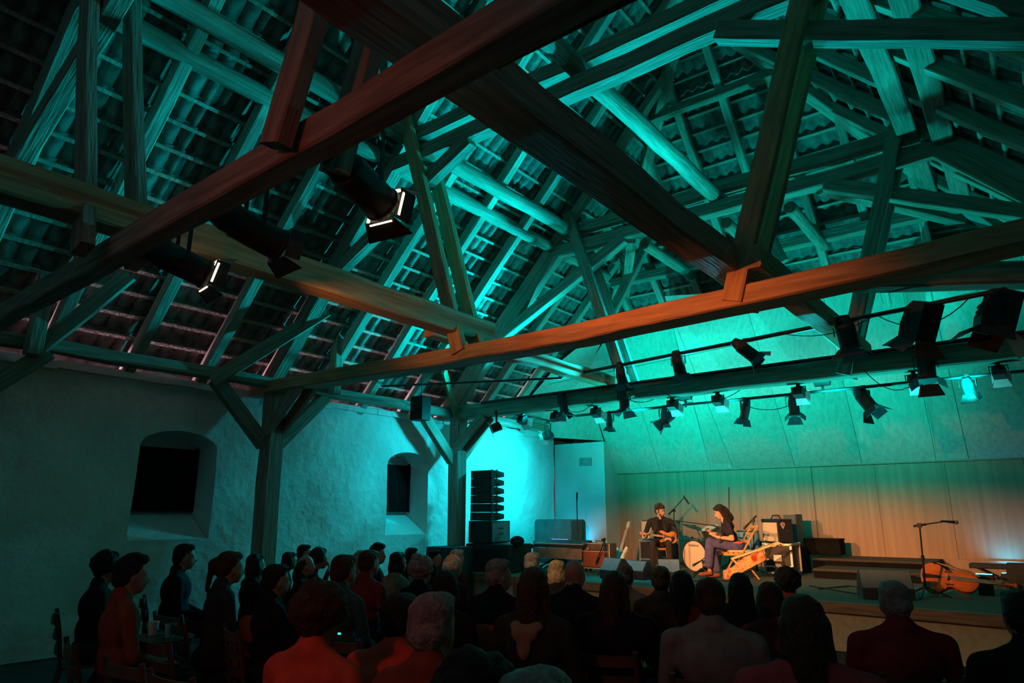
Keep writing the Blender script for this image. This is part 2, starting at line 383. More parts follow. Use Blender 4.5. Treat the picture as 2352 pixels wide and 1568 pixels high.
for s in rows:
    if s > SR - .15: continue
    sm = max(s, 0)
    for f, exv, eyv, ezv, a0, a1 in (
            (slopeL, (0, -1, 0), (CA, 0, SA), (-SA, 0, CA), -3.0, YB - sm * CA - .1),
            (slopeR, (0, 1, 0), (-CA, 0, SA), (SA, 0, CA), 3.2, YB - sm * CA - .1),
            (slopeH, (-1, 0, 0), (0, -CA, SA), (0, SA, CA), XW + sm * CA + .1, XR - sm * CA - .1)):
        t = a0
        while t < a1:
            t += TW
            p = f(s + rnd.uniform(-.008, .008), t + rnd.uniform(-.007, .007), rnd.uniform(-.003, .006))
            rz = rnd.gauss(0, .012)
            Mx = Matrix((exv, eyv, ezv)).transposed() @ Matrix.Rotation(rz, 3, 'Z')
            tiles.append((Mx, p, in_view(p) * (1 if f is not slopeR else .4)))
order = sorted(range(len(tiles)), key=lambda i: -tiles[i][2])
single = set(order[:300])
for i in order[:300]:
    Mx, p, _ = tiles[i]; o = link('roof_tile', tme, ceil); o.matrix_basis = Matrix.Translation(p) @ Mx.to_4x4()
rest = [tiles[i] for i in order[300:]]
Rm = np.array([[list(r) for r in t[0]] for t in rest]); Pm = np.array([t[1][:] for t in rest])
VV = (np.einsum('nij,kj->nki', Rm, TP) + Pm[:, None, :]).reshape(-1, 3)
FF = (np.array(TF)[None] + (np.arange(len(rest)) * len(TP))[:, None, None]).reshape(-1, 4)
me = bpy.data.meshes.new('roof_tiles'); me.vertices.add(len(VV)); me.vertices.foreach_set('co', VV.ravel())
me.loops.add(FF.size); me.loops.foreach_set('vertex_index', FF.ravel().astype(np.int32))
me.polygons.add(len(FF)); me.polygons.foreach_set('loop_start', np.arange(0, FF.size, 4, dtype=np.int32)); me.update(calc_edges=True)
me.materials.append(M_TILE); me.polygons.foreach_set('use_smooth', [True] * len(FF)); me.set_sharp_from_angle(angle=R_(50))
o = link('roof_tiles', me, ceil); o['kind'] = 'stuff'

# ------------------------------------------------------------------ trusses
TL_ = ['nearest roof truss overhead, its tie beam a dark red band', 'middle roof truss with an orange lit pine tie beam', 'farthest roof truss above the stage edge carrying lamps']
def mx(x): return 2 * XC - x
for k, Y in enumerate((Y1, Y2, Y3)):
    t = thing('roof_truss', TL_[k], 'roof truss', (XC, Y, 3.55), 0, 'timber trusses across the hall')
    mt = (M_OLD, M_NEW, M_OLD)[k]
    if k == 0: timber('tie_beam', (-9.8, 2.20, 3.645), (2.4, 1.77, 3.645), .16, .19, mt, t, wob=.01, seg=22)
    elif k == 1: timber('tie_beam', (-9.8, Y - .03, 3.60), (2.4, Y - .03, 3.60), .34, .19, mt, t, wob=.008, seg=24, bend=lambda d: float(np.interp(d - 9.8, (-8.6, -6.1, -4.0, -2.3, -.9, .15, 2.4), (0, -.04, -.05, .015, .04, .11, .16))))
    else: timber('tie_beam', (-9.8, Y, 3.69), (2.4, Y, 3.69), .27, .28, mt, t, wob=.012, seg=22)
    z0 = ZS if k == 2 else 0
    for sx in (0, 1):
        f = mx if sx else (lambda x: x)
        timber('post', (f(-9.38), Y, z0), (f(-9.38), Y, 3.56), .27, .27, M_OLD, t, up=(0, 1, 0), wob=.012)
        timber('principal_post', (f(-9.5), Y, 3.80), (f(-6.8), Y, 6.68), .22, .24, M_OLD, t)
        timber('collar_brace', (f(-8.3), Y - .02, 5.10), (f(-5.4), Y - .02, 6.50), .17, .2, M_OLD, t)
        xb = -5.36 if not (k == 0 and sx) else mx(-2.95)
        for dy in (-.19, .19):
            timber('strut', (f(xb), Y + dy, 3.57), (f(xb - 1.16), Y + dy, 7.25), .1, .19, mt, t, up=(0, 1, 0), roll=math.pi / 2)
        for dy in (-.12, .12):
            timber('knee_brace', (f(-9.5), Y + dy, 2.80), (f(-8.62), Y + dy, 3.56), .07, .19, M_OLD, t, wob=.004)
        for sy in (-1, 1):
            timber('plate_brace', (f(-9.45), Y + sy * .1, 2.72), (f(-9.45), Y + sy * .98, 3.6), .15, .2, M_OLD, t)
    timber('collar_beam', (-7.0, Y, 6.60), (mx(-7.0), Y, 6.60), .22, .22, M_OLD, t, wob=.012)
    timber('collar_beam', (-6.7, Y + .05, 6.97), (mx(-6.7), Y + .05, 6.97), .2, .2, M_OLD, t, wob=.012)
    for x in (-2.35, -1.9, -.4):
        if k == 1: MB().cyl((x, Y - .15, 3.69 + .02 * math.sin(x * 9)), (x, Y - .125, 3.69 + .02 * math.sin(x * 9)), .045, .05, 14).build('bolt_plate', M_NEW, t)
# longitudinal timbers
def longi(name, label, x, z, ya, yb, w, h, m=M_OLD, rd=False, grp=None):
    o = timber(name, (x, ya, z), (x, yb, z), w, h, m, None, wob=.014, rnd_=rd); tag(o, label, 'beam', grp); return o
G = 'long beams of the roof frame'
longi('wall_plate', 'dark wall plate on posts along the left wall head', -9.45, 3.68, -6, 15.2, .2, .16, grp=G)
longi('wall_plate', 'wall plate on posts along the right wall head', 2.05, 3.68, -6, 15.2, .2, .16, grp=G)
longi('log_purlin', 'upper round log purlin under the left rafters', -6.55, 6.93, -6, 12.6, .25, .25, rd=True, grp=G)
longi('log_purlin', 'lower round log purlin under the left rafters', -6.97, 6.70, -6, 12.4, .23, .23, rd=True, grp=G)
longi('log_purlin', 'upper square purlin under the right rafters', mx(-6.55), 6.93, -6, 12.6, .25, .22, grp=G)
longi('log_purlin', 'lower square purlin under the right rafters', mx(-6.97), 6.70, -6, 12.4, .25, .22, grp=G)
longi('log_purlin', 'round log running lengthwise under the ridge at collar height', XC, 6.84, -6, 10.75, .25, .25, rd=True, grp=G)
longi('floor_beam', 'brown beam laid over the tie beams on the left, lit by a lamp', -5.5, 3.97, -1.5, 6.62, .26, .27, m=M_NEW, grp=G)
longi('floor_beam', 'long dark beam laid over the tie beams, crossing the middle of the view', -2.1, 3.97, -1.5, 6.62, .28, .27, grp=G)
longi('floor_beam', 'short beam above the lamps running from orange truss to farthest truss on the left', -5.85, 3.93, 5.9, 10.75, .2, .2, m=M_NEW, grp=G)
longi('floor_beam', 'short beam with carved marks running from orange truss to farthest truss on the right', -1.85, 3.95, 5.9, 10.75, .24, .22, m=M_NEW, grp=G)
def stick(name, label, p0, p1, w, h, m=M_OLD, rd=False, cat='brace'):
    return tag(timber(name, p0, p1, w, h, m, None, rnd_=rd), label, cat)
stick('wind_brace', 'turquoise lit diagonal brace under the tiles left of the thick post', (-9.38, 5.05, 3.55), (-8.55, 6.35, 4.78), .08, .2)
stick('wind_brace', 'upright stub between wall plate and roof right of the thick post', at(768, 905, 0, -9.25), (-9.25, at(768, 905, 0, -9.25).y, 4.75), .16, .16, cat='post')
stick('wind_brace', 'pale diagonal plank dropping to the far post', at(1018, 848, 0, -8.9), (-9.35, 10.3, 3.62), .06, .24, M_NEW)
stick('wind_brace', 'dim upright stub by the wall plate at the far left', (-9.2, 2.75, 3.5), (-9.2, 2.75, 4.5), .16, .16, cat='post')
stick('wind_brace', 'dim diagonal brace by the wall plate at the far left', (-9.38, 2.8, 3.55), (-8.75, 3.5, 4.6), .08, .18)
stick('hip_purlin', 'horizontal purlin under the end slope behind the farthest truss', (-7.0, 12.75, 6.62), (-.4, 12.75, 6.62), .2, .2, cat='beam')
stick('hip_purlin', 'upper horizontal purlin high under the end slope', (-4.95, 10.72, 8.92), (-2.4, 10.72, 8.92), .16, .16, cat='beam')
for x, lb in ((-5.25, 'left'), (XC, 'middle'), (-2.65, 'right')):
    stick('stub_log', '%s of three short logs bearing on the end slope purlin' % lb, (x, 10.8, 6.5), (x, 12.95, 6.5), .2, .2, rd=True, cat='log')
stick('roof_post', 'pale twin plank strut rising to the left end of the far collar', at(1403, 722, 1, 11.9), at(1497, 538, 1, 11.9), .12, .2)
stick('roof_post', 'pale broad strut behind the beam crossing', at(1796, 604, 1, 11.9), at(1730, 478, 1, 11.9), .14, .24)
stick('dragon_beam', 'diagonal beam from the far collar to the right hip', at(1885, 432, 2, 6.5), at(2275, 522, 2, 6.5), .18, .18, cat='beam')
stick('dragon_beam', 'diagonal beam from the far collar to the left hip', (mx(at(1885, 432, 2, 6.5).x), at(1885, 432, 2, 6.5).y, 6.5), (mx(at(2275, 522, 2, 6.5).x), at(2275, 522, 2, 6.5).y, 6.5), .18, .18, cat='beam')
stick('tie_stub', 'dark heavy beam end at the right below the orange tie beam', at(1985, 640, 2, 4.25), at(2420, 632, 2, 4.25), .26, .26, cat='beam')

# ------------------------------------------------------------------ stage
st = thing('stage', 'raised stage with brown edge board and beige front', 'stage', (XC, 12.5, 0))
FA, FB = Vector((-9.84, 10.42, 0)), Vector((2.45, 9.55, 0))
poly = [FA, FB, Vector((2.45, 15.75, 0)), Vector((-9.84, 15.75, 0))]
P = [p + Vector((0, 0, .5)) for p in poly] + [p + Vector((0, 0, ZS)) for p in poly]
MB().add(P, [(3, 2, 1, 0), (4, 5, 6, 7), (0, 1, 5, 4), (1, 2, 6, 5), (2, 3, 7, 6), (3, 0, 4, 7)]).build('deck', M_DECK, st)
dv = (FB - FA); n = 9; dn = Vector((dv.y, -dv.x, 0)).normalized()
for i in range(n):
    a, b = FA + dv * (i / n + .0004), FA + dv * ((i + 1) / n - .0004)
    MB().bar(a + dn * .03 + Vector((0, 0, ZS - .062)), b + dn * .03 + Vector((0, 0, ZS - .062)), .06, .125).build('edge_board', M_EDGE, st)
    MB().bar(a - dn * .03 + Vector((0, 0, .26)), b - dn * .03 + Vector((0, 0, .26)), .04, .50).build('fascia_panel', M_FASC, st)
# ================================================================== LIGHTING RIG
def sag(p0, p1, d, n=9):
    p0, p1 = Vector(p0), Vector(p1); return [p0.lerp(p1, i / n) - Vector((0, 0, d * 4 * (i / n) * (1 - i / n))) for i in range(n + 1)]
def pipe(name, label, pts, r=.025, m=M_BLK, cat='pipe'):
    return tag(MB().tube(pts, r, 10).build(name, m, smooth=True), label, cat)
def fixture(name, label, top, aim, L=.32, r=.09, drop=.2, opening=38, flap=1.25, shape='can', dm=None, skip=(), group='stage lamps on the rig'):
    top = Vector(top); aim = Vector(aim).normalized(); c = top - Vector((0, 0, drop)); dm = dm or M_FLAP
    t = thing(name, label, 'stage light', top, 0, group)
    MB().box(top - Vector((0, 0, .01)), (.05, .05, .075)).cyl(top - Vector((0, .05, .01)), top + Vector((0, .05, -.01)), .012, n=8).build('clamp', M_BLK, t)
    R = frame(aim); sx = R @ Vector((0, 1, 0)); sx.z = 0; sx = sx.normalized() if sx.length > .1 else Vector((1, 0, 0)); w = r + .03
    y = MB(); y.bar(c + sx * w, c + sx * w + Vector((0, 0, drop - .04)), .03, .008, sx).bar(c - sx * w, c - sx * w + Vector((0, 0, drop - .04)), .03, .008, sx)
    y.bar(c - sx * (w + .004) + Vector((0, 0, drop - .04)), c + sx * (w + .004) + Vector((0, 0, drop - .04)), .03, .008); y.build('yoke', M_BLK, t)
    b = MB()
    if shape == 'can': b.lathe([(-L * .62, r * .35), (-L * .6, r * .62), (-L * .42, r * .86), (-L * .3, r * .9), (-L * .28, r), (L * .36, r), (L * .38, r * 1.08), (L * .42, r * 1.08)], c, aim, 18)
    else:
        up = R @ Vector((0, 0, 1)); pr = [(-L * .5, -r), (L * .42, -r), (L * .42, r), (L * .1, r * 1.12), (-L * .32, r * .9), (-L * .5, r * .3)]
        b.prism(pr, c - sx * r, aim, up, 2 * r if aim.cross(up).dot(sx) > 0 else -2 * r)
        for q in (-.2, 0, .2): b.box(c + up * r * 1.1 + aim * L * q * .6, (.02, r * 1.4, .02), R)
    b.build('housing', M_BLKP, t, smooth=True)
    f = c + aim * L * .42
    MB().lathe([(0, r * .9), (.01, r * .86), (.022, r * .4), (.024, .001)], f - aim * .03, aim, 16).build('lens', mat('lamp_lens', (.10, .12, .13), .15, spec=.6), t)
    up = R @ Vector((0, 0, 1)); rt = R @ Vector((0, 1, 0)); o = R_(opening)
    for i, nn in enumerate((up, rt, -up, -rt)):
        if i in skip: continue
        d = aim * math.cos(o) + nn * math.sin(o); tg = nn.cross(aim); Lf = r * flap * (1.25 if i % 2 == 0 else 1.0); wb_, wt = r * .98, r * (1.5 if i % 2 == 0 else .95)
        MB().prism([(-wb_, 0), (wb_, 0), (wt, Lf), (-wt, Lf)], f + nn * r * 1.02, tg, d, .004).build('barn_door', dm, t)
    MB().box(c - aim * L * .3 + up * r * .95, (.05, .04, .03), R).build('cable_box', M_BLK, t)
    return t
Z1 = 3.93
barA, barB = at(1285, 866, 2, Z1), at(2312, 664, 2, Z1)
def onA(px):
    best = min(((i / 400) for i in range(401)), key=lambda q: abs(proj_x(barA.lerp(barB, q)) - px)); return barA.lerp(barB, best)
def proj_x(p):
    d = Vector(p) - Vector((0, 0, CAMH)); F = ray(1176, 784); Rt = Vector((math.cos(R_(YAW)), math.sin(R_(YAW)), 0)); return 1176 + FPX * d.dot(Rt) / d.dot(F)
pipe('lighting_bar', 'upper black lighting bar with taped cables in front of the far truss', [barA, barA.lerp(barB, .4), barB], .027)
pipe('lighting_bar', 'lower black lighting bar clamped along the far tie beam', [(-8.6, Y3 - .2, 3.80), (-4, Y3 - .2, 3.82), (1.2, Y3 - .2, 3.84)], .027)
pipe('lighting_bar', 'thin black pipe leading left from the rig to the post', [at(738, 893, 1, 8.2), at(1290, 868, 1, 9.35)], .02)
pipe('lighting_bar', 'nearest lighting bar slung beyond the red tie beam', [(-8.0, 2.42, 3.98), (-4, 2.42, 3.98), (1.2, 2.42, 3.98)], .026)
for (px, aim, L, r, dr, op, shp, lb) in (
        (1425, (.05, .15, -1), .34, .075, .16, 30, 'can', 'leftmost slim can on the upper bar, hanging straight down'),
        (1556, (.05, .3, -1), .34, .085, .16, 30, 'can', 'slim can pointing down, second from left on the upper bar'),
        (1712, (.75, .25, -.75), .36, .085, .14, 36, 'can', 'can tilted to the right, third on the upper bar'),
        (1942, (.1, .05, -1), .40, .11, .18, 48, 'can', 'wide can with open brown doors hanging beside the marked beam'),
        (2110, (-.35, .3, -.85), .46, .13, .18, 40, 'box', 'big boxy lamp with a carrying handle, fifth on the upper bar'),
        (2284, (-.3, -.1, -.85), .46, .15, .24, 48, 'box', 'big boxy lamp at the right end of the upper bar')):
    fixture('stage_lamp', lb, onA(px), aim, L, r, dr, op, 1.25, shp)
YL = Y3 - .2
def onL(px, z=3.81): p = at(px, 900, 1, YL); p.z = z; return p
for (px, aim, L, r, dr, op, lb, z) in (
        (1293, (.25, -.1, -1), .38, .075, .22, 34, 'leftmost lamp of the lower bar with a broad black door', 3.80),
        (1433, (.1, -.15, -1), .40, .085, .26, 48, 'lamp with doors spread wide hanging below the far strut foot', 3.80),
        (2136, (.0, -.35, -.9), .42, .105, .28, 50, 'lamp with four dark doors spread wide near the right of the lower bar', 3.80)):
    fixture('stage_lamp', lb, onL(px, z), aim, L, r, dr, op)
# lamps on the far side, below the tie beam
pipe('lighting_bar', 'rear black lighting bar below and behind the far tie beam', [(-7.2, 11.15, 3.52), (-3, 11.15, 3.52), (1.0, 11.15, 3.52)], .024)
def onR(px, z=3.52): p = at(px, 900, 1, 11.15); p.z = z; return p
for (px, aim, L, r, dr, op, lb) in (
        (1528, (-.75, -.3, -.6), .34, .08, .22, 24, 'lamp tilted to the left below the far tie beam'),
        (1708, (-.3, .1, -.9), .32, .07, .2, 14, 'narrow lamp with closed doors below the far tie beam'),
        (1820, (.1, -.3, -.9), .34, .08, .2, 46, 'blue grey lamp with spread doors below the far tie beam'),
        (1985, (.45, -.15, -.75), .38, .10, .2, 28, 'lamp with a funnel of doors right of the wide can'),
        (2226, (.1, .3, -.9), .22, .075, .14, 20, 'small flood near the right end of the rear bar')):
    fixture('stage_lamp', lb, onR(px), aim, L, r, dr, op)
# floods with silver doors under the far tie beam: the cyan wash on the shell
for i, px in enumerate((1200, 1276, 1368, 1545, 1650, 1838, 2108, 2308)):
    p = at(px, 930, 1, Y3 + .1); p.z = 3.55
    fixture('flood_light', ['leftmost small flood with silver doors under the far tie beam', 'second small flood from the left under the far tie beam', 'third small flood from the left under the far tie beam', 'fourth small flood from the left with silver doors', 'fifth small flood from the left with bright silver doors', 'sixth small flood from the left with bright silver doors', 'seventh small flood from the left with bright silver doors', 'rightmost small flood with silver doors under the far tie beam'][i],
            p, (.05, .95, -.3), .16, .07, .12, 16, 1.7, 'box', M_SILV, group='silver floods on the far tie beam')
# lamps on the nearest bar
WL = mat('door_glow_paint', (.9, .8, .65), .4, emit=(1, .72, .42), es=9)  # emission for bars that imitate lamplight caught on the barn doors
def front_lamp(label, x, lit, aimp):
    top = Vector((x, 2.42, 3.97)); aim = (Vector(aimp) - Vector((x, 2.5, 3.55))).normalized()
    t = fixture('front_lamp', label, top, aim, .50, .115, .36, 20, .95, 'can', M_FLAP, group='lamps on the nearest bar')
    if lit:
        f = Vector((x, 2.42, 3.61)) + aim * .52 * .42; R = frame(aim); up = R @ Vector((0, 0, 1)); rt = R @ Vector((0, 1, 0))
        for nn in (up, rt, -rt, -up):
            MB().bar(f + nn * .118 - nn.cross(aim) * .085 + aim * .012, f + nn * .118 + nn.cross(aim) * .085 + aim * .012, .020, .014).build('door_glow', WL, t)
    return t
front_lamp('lit front lamp with warm glow at its doors, right one of the pair', -3.0, True, (-4.6, 12.5, 1.0))
front_lamp('lit front lamp with warm glow at its doors, left one of the pair', -5.15, True, (-3.6, 12.5, 1.0))
front_lamp('dark unlit front lamp hanging between the two lit ones', -4.15, False, (-3.4, 11.5, 1.6))
# hung loudspeaker
t = thing('hanging_speaker', 'black loudspeaker box hanging before the left wall below the orange beam', 'loudspeaker', (-8.35, 8.95, 3.1))
pc = at(966, 938, 1, 8.6)
Rz = Matrix.Rotation(R_(8), 3, 'Z')
MB().box(pc, (.26, .26, .42), Rz).build('cabinet', M_BLKP, t, bevel=.006)
MB().box(pc + Rz @ Vector((0, -.135, 0)), (.235, .012, .395), Rz).build('grille', mat('speaker_grille', (.012, .012, .014), .8), t)
MB().tube([pc + Vector((0, 0, .21)), pc + Vector((.02, 0, .4)), pc + Vector((.0, 0, .62))], .008).build('hanger', M_BLK, t)
# cables slung on the rig
cb = [((barA.lerp(barB, .13)), onL(1500, 3.5), .22), (onL(1293, 3.55), onL(1370, 3.62), .16), (onL(1520, 3.62), onL(1700, 3.5), .2), (barA.lerp(barB, .62), barA.lerp(barB, .8), .12),
      (barA.lerp(barB, .8), barA.lerp(barB, .95), .22), (onL(1990, 3.6), onL(2140, 3.55), .3), (onL(860, 3.75), at(968, 900, 1, 8.6), .18), (onR(1700, 3.45), onR(1830, 3.4), .12)]
ln = ['slack cable looping from the upper bar to the lower bar', 'slack cable beside the leftmost lower lamp', 'long slack cable under the far tie beam', 'short cable loop on the upper bar right of the marked beam', 'deep cable loop beside the big right hand lamp', 'cable hanging below the lamp with four spread doors', 'thin cable running to the hung loudspeaker', 'cable drooping between two rear lamps']
for (a, b, d), l in zip(cb, ln): tag(MB().tube(sag(a, b, d), .006, 6).build('cable', M_CABLE, smooth=True), l, 'cable', 'cables on the rig')
tag(MB().tube(sag(at(1260, 882, 1, 9.6), at(2250, 668, 1, 9.6), .02, 6), .004, 5).build('steel_wire', M_CABLE), 'thin straight steel wire stretched in front of the upper bar', 'wire')
# the floods that wash the left wall and the roof
pipe('lighting_bar', 'short black pipe behind the far tie beam near the left wall', [(-8.28, Y3 - .1, 3.62), (-8.28, 12.25, 3.62)], .02)
fixture('flood_light', 'flood behind the far tie beam turned to the left wall', (-8.28, 12.0, 3.6), (-.95, 0, -.35), .2, .075, .3, 60, 1.0, 'box', M_SILV, group='cyan wash floods')
fixture('flood_light', 'flood in front of the far post turned along the left wall', (-8.28, Y3 - .12, 3.6), (-.75, -.55, -.35), .2, .075, .3, 60, 1.0, 'box', M_SILV, group='cyan wash floods')
for x, l in ((-7.5, 'left'), (-4.9, 'middle'), (-2.6, 'right')):
    t = thing('flood_light', '%s flood standing behind the far tie beam turned up to the roof' % l, 'stage light', (x, 11.3, 3.5), 0, 'cyan wash floods')
    MB().box((x, 11.42, 3.74), (.24, .12, .16), Matrix.Rotation(R_(-30), 3, 'X')).build('housing', M_BLKP, t, bevel=.006); MB().bar((x, 11.42, 3.52), (x, 11.42, 3.68), .03, .03).build('bracket', M_BLK, t)
    for s in (-1, 1): MB().box((x + s * .15, 11.36, 3.80), (.01, .1, .14), Matrix.Rotation(R_(-30), 3, 'X')).build('side_flap', M_SILV, t)
for x, l in ((-6.3, 'left'), (-5.2, 'right')): fixture('stage_lamp', '%s one of two small cans over the wedges pointing straight down' % l, (x, 11.15, 3.52), (.0, -.05, -1), .24, .06, .18, 20, 1.0)
# ================================================================== STAGE GEAR
def gx(px, Y, py=1250): return at(px, py, 1, Y).x
M_CAB = mat('black_cabinet', (.022, .023, .025), .6, var=.3, scale=30, bump=.1, bscale=150)
M_GRL = mat('speaker_mesh', (.03, .03, .033), .8, var=.3, scale=90)
M_TEXT = mat('cream_print', (.75, .66, .45), .5, var=.05)
M_DKTXT = mat('dark_print', (.03, .03, .03), .5, var=.05)
def text(s, loc, size, rot, m, parent, name='lettering', ext=.002):
    c = bpy.data.curves.new(name, 'FONT'); c.body = s; c.size = size; c.extrude = ext; c.align_x = 'CENTER'; c.align_y = 'CENTER'
    o = bpy.data.objects.new(name, c); COL.objects.link(o); o.matrix_basis = Matrix.Translation(loc) @ rot.to_4x4()
    me = evaluated(o, name); bpy.data.objects.remove(o, do_unlink=True); me.materials.clear(); me.materials.append(m)
    n = link(name, me, parent); n.matrix_basis = Matrix.Translation(loc) @ rot.to_4x4(); return n
FRONT = Matrix(((1, 0, 0), (0, 0, -1), (0, 1, 0)))          # text facing -y

# ---- loudspeaker tower
for i in range(6):
    z = 1.635 + .163 * i; x0, x1 = -9.22, -8.70; lb = ['lowest', 'second lowest', 'third lowest', 'third highest', 'second highest', 'topmost'][i]
    t = thing('line_array_speaker', '%s black wedge cabinet of the stacked line array tower' % lb, 'loudspeaker', ((x0 + x1) / 2, 10.75, z - .08), 0, 'line array cabinets')
    MB().prism([(0, -.079), (.17, -.079), (.42, -.045), (.42, .045), (.17, .079), (0, .079)], (x0, 10.62, z), (0, 1, 0), (0, 0, 1), x1 - x0).build('cabinet', M_CAB, t, bevel=.004)
    MB().box(((x0 + x1) / 2, 10.61, z), (x1 - x0 - .02, .016, .152)).build('grille', M_GRL, t)
    MB().box((x1 + .004, 10.84, z), (.01, .10, .035)).build('side_handle', M_BLK, t)
    for q in (10.64, 10.80): MB().box((x1 + .006, q, z + .0815), (.012, .03, .03)).build('rigging_pin', M_BLK, t)
t = thing('subwoofer', 'black bass cabinet under the line array with pale side panel', 'loudspeaker', (-9.0, 10.9, 1.13))
MB().box((-8.98, 10.92, 1.34), (.56, .62, .42)).build('cabinet', M_CAB, t, bevel=.008)
MB().box((-8.98, 10.60, 1.34), (.52, .02, .38)).build('grille', M_GRL, t)
MB().box((-8.695, 10.92, 1.34), (.012, .52, .36)).build('side_panel', mat('side_panel_grey', (.16, .19, .19), .6), t)
for z in (1.30, 1.40): MB().tube([(-8.685, 10.86, z), (-8.66, 10.88, z + .015), (-8.66, 10.96, z + .015), (-8.685, 10.98, z)], .01).build('handle', M_BLK, t)
t = thing('flight_case', 'wide black case under the bass cabinet at the stage corner', 'case', (-8.8, 10.95, ZS))
MB().box((-8.78, 10.98, .86), (1.05, .74, .52)).build('body', M_CAB, t, bevel=.01)
for x in (-9.29, -8.27): MB().box((x, 10.605, .86), (.03, .02, .5)).build('edge_strip', M_BLK, t)
MB().box((-8.78, 10.605, 1.0), (1.0, .02, .025)).build('lid_strip', M_BLK, t)
for x in (-9.0, -8.55): MB().box((x, 10.60, .95), (.1, .02, .08)).build('latch', M_BLK, t)
t = thing('floor_subwoofer', 'tall black bass cabinet on the hall floor before the stage corner', 'loudspeaker', (-9.0, 9.95, 0))
MB().box((-9.12, 9.92, .55), (.62, .62, 1.08)).build('cabinet', M_CAB, t, bevel=.01); MB().box((-9.12, 9.6, .55), (.58, .02, 1.0)).build('grille', M_GRL, t)
t = thing('draped_cable_bag', 'black bag of cables heaped on the case beside the tower', 'bag', (-8.35, 11.05, 1.12))
MB().ell((-8.36, 11.02, 1.17), (.13, .16, .1)).ell((-8.27, 10.9, 1.13), (.09, .12, .07)).build('bag', M_VOID, t, smooth=True)
MB().tube([(-8.3, 10.85, 1.16), (-8.2, 10.82, 1.12), (-8.14, 10.84, .95), (-8.1, 10.84, .62)], .014).build('strap', M_CABLE, t, smooth=True)

# ---- covered upright at the left wall
t = thing('covered_piano', 'upright piano under a grey cover by the pier', 'piano', (-9.0, 13.6, ZS))
rc = [(-.5, 0), (.5, 0), (.5, .90), (.47, .945), (.42, .96), (-.42, .96), (-.47, .945), (-.5, .90)]
MB().prism(rc, (-9.10, 13.95, ZS), (1, 0, 0), (0, 0, 1), .62).build('cover', mat('grey_cover', (.07, .09, .095), .9, var=.2, scale=4, bump=.3), t, smooth=True)
MB().box((-9.10, 13.31, ZS + .05), (.98, .03, .1)).build('plinth', M_CAB, t)

# ---- keyboards on a stand
t = thing('keyboard_stand', 'dark folding keyboard stand behind the listeners on the left of the stage', 'stand', (-8.0, 11.9, ZS))
for y in (11.75, 12.05):
    for s in (-1, 1): MB().bar((-8.0 - s * .45, y, ZS), (-8.0 + s * .4, y, 1.02), .03, .03).build('leg', M_BLK, t)
for x in (-8.45, -7.6): MB().bar((x, 11.7, 1.02), (x, 12.1, 1.02), .03, .03).build('cross_bar', M_BLK, t)
t = thing('synthesizer', 'wood fronted synthesizer with lit blue controls on the stand', 'keyboard', (-7.9, 11.9, 1.03))
MB().prism([(0, 0), (.36, 0), (.36, .14), (.2, .10), (0, .05)], (-8.45, 11.7, 1.04), (0, 1, 0), (0, 0, 1), 1.15).build('case', M_CAB, t)
MB().box((-7.875, 11.69, .93), (1.13, .02, .2)).build('front_panel', mat('walnut_front', (.24, .16, .11), .6), t)
for i in range(24): MB().box((-8.42 + i * .0475, 11.78, 1.108), (.044, .13, .012)).build('key', mat('ivory_key', (.45, .45, .42), .4), t)
for i in range(9): MB().box((-8.2 + i * .045, 12.0, 1.185), (.022, .022, .012)).build('button', mat('blue_led', (.1, .2, .5), .4, emit=(.15, .4, 1), es=1.2), t)
t = thing('keyboard', 'flat black keyboard lying left of the synthesizer', 'keyboard', (-9.05, 11.9, 1.0))
MB().box((-8.98, 11.95, 1.04), (.9, .3, .08)).build('case', M_CAB, t, bevel=.008); MB().box((-8.98, 11.84, 1.084), (.84, .10, .01)).build('key_row', mat('ivory_key', (.45, .45, .42)), t)
for x in (-9.36, -8.62): MB().bar((x, 11.95, ZS), (x, 11.95, 1.0), .035, .035).build('leg', M_BLK, t)
def led_lamp(label, p, w=.2):
    p = Vector(p); t = thing('floor_light', label, 'stage light', p, 0, 'small uplights on the stage')
    if p.z > ZS + .1 and p.y < 14: MB().box((p.x, p.y, (p.z + ZS) / 2), (w * .8, .14, p.z - ZS)).build('foot_box', M_CAB, t)
    MB().box(p + Vector((0, 0, .05)), (w, .12, .09)).build('housing', M_CAB, t, bevel=.006)
    MB().box(p + Vector((0, .0, .098)), (w - .03, .08, .006)).build('lens', mat('cyan_led', (.2, .7, .9), .3, emit=(.05, .75, 1), es=7), t)
    for s in (-1, 1): MB().bar(p + Vector((s * w * .52, 0, 0)), p + Vector((s * w * .52, 0, .06)), .01, .03).build('bracket', M_BLK, t)
# floods that hang or stand for the wall and roof wash
led_lamp('cyan uplight on the deck before the plastered pier', (-9.0, 14.35, ZS), .24)
led_lamp('cyan uplight glowing at the foot of the shell behind the cello', (-.75, 14.98, ZS), .26)
led_lamp('cyan wash light on the deck behind the loudspeaker tower', (-8.15, 12.18, ZS + .2), .3)
for x, y, l in ((-5.5, 11.5, 'by the pedal board'), (-.9, 11.9, 'behind the cello neck')):
    led_lamp('turquoise uplight on the deck ' + l, (x, y + .02, ZS + .18), .22)

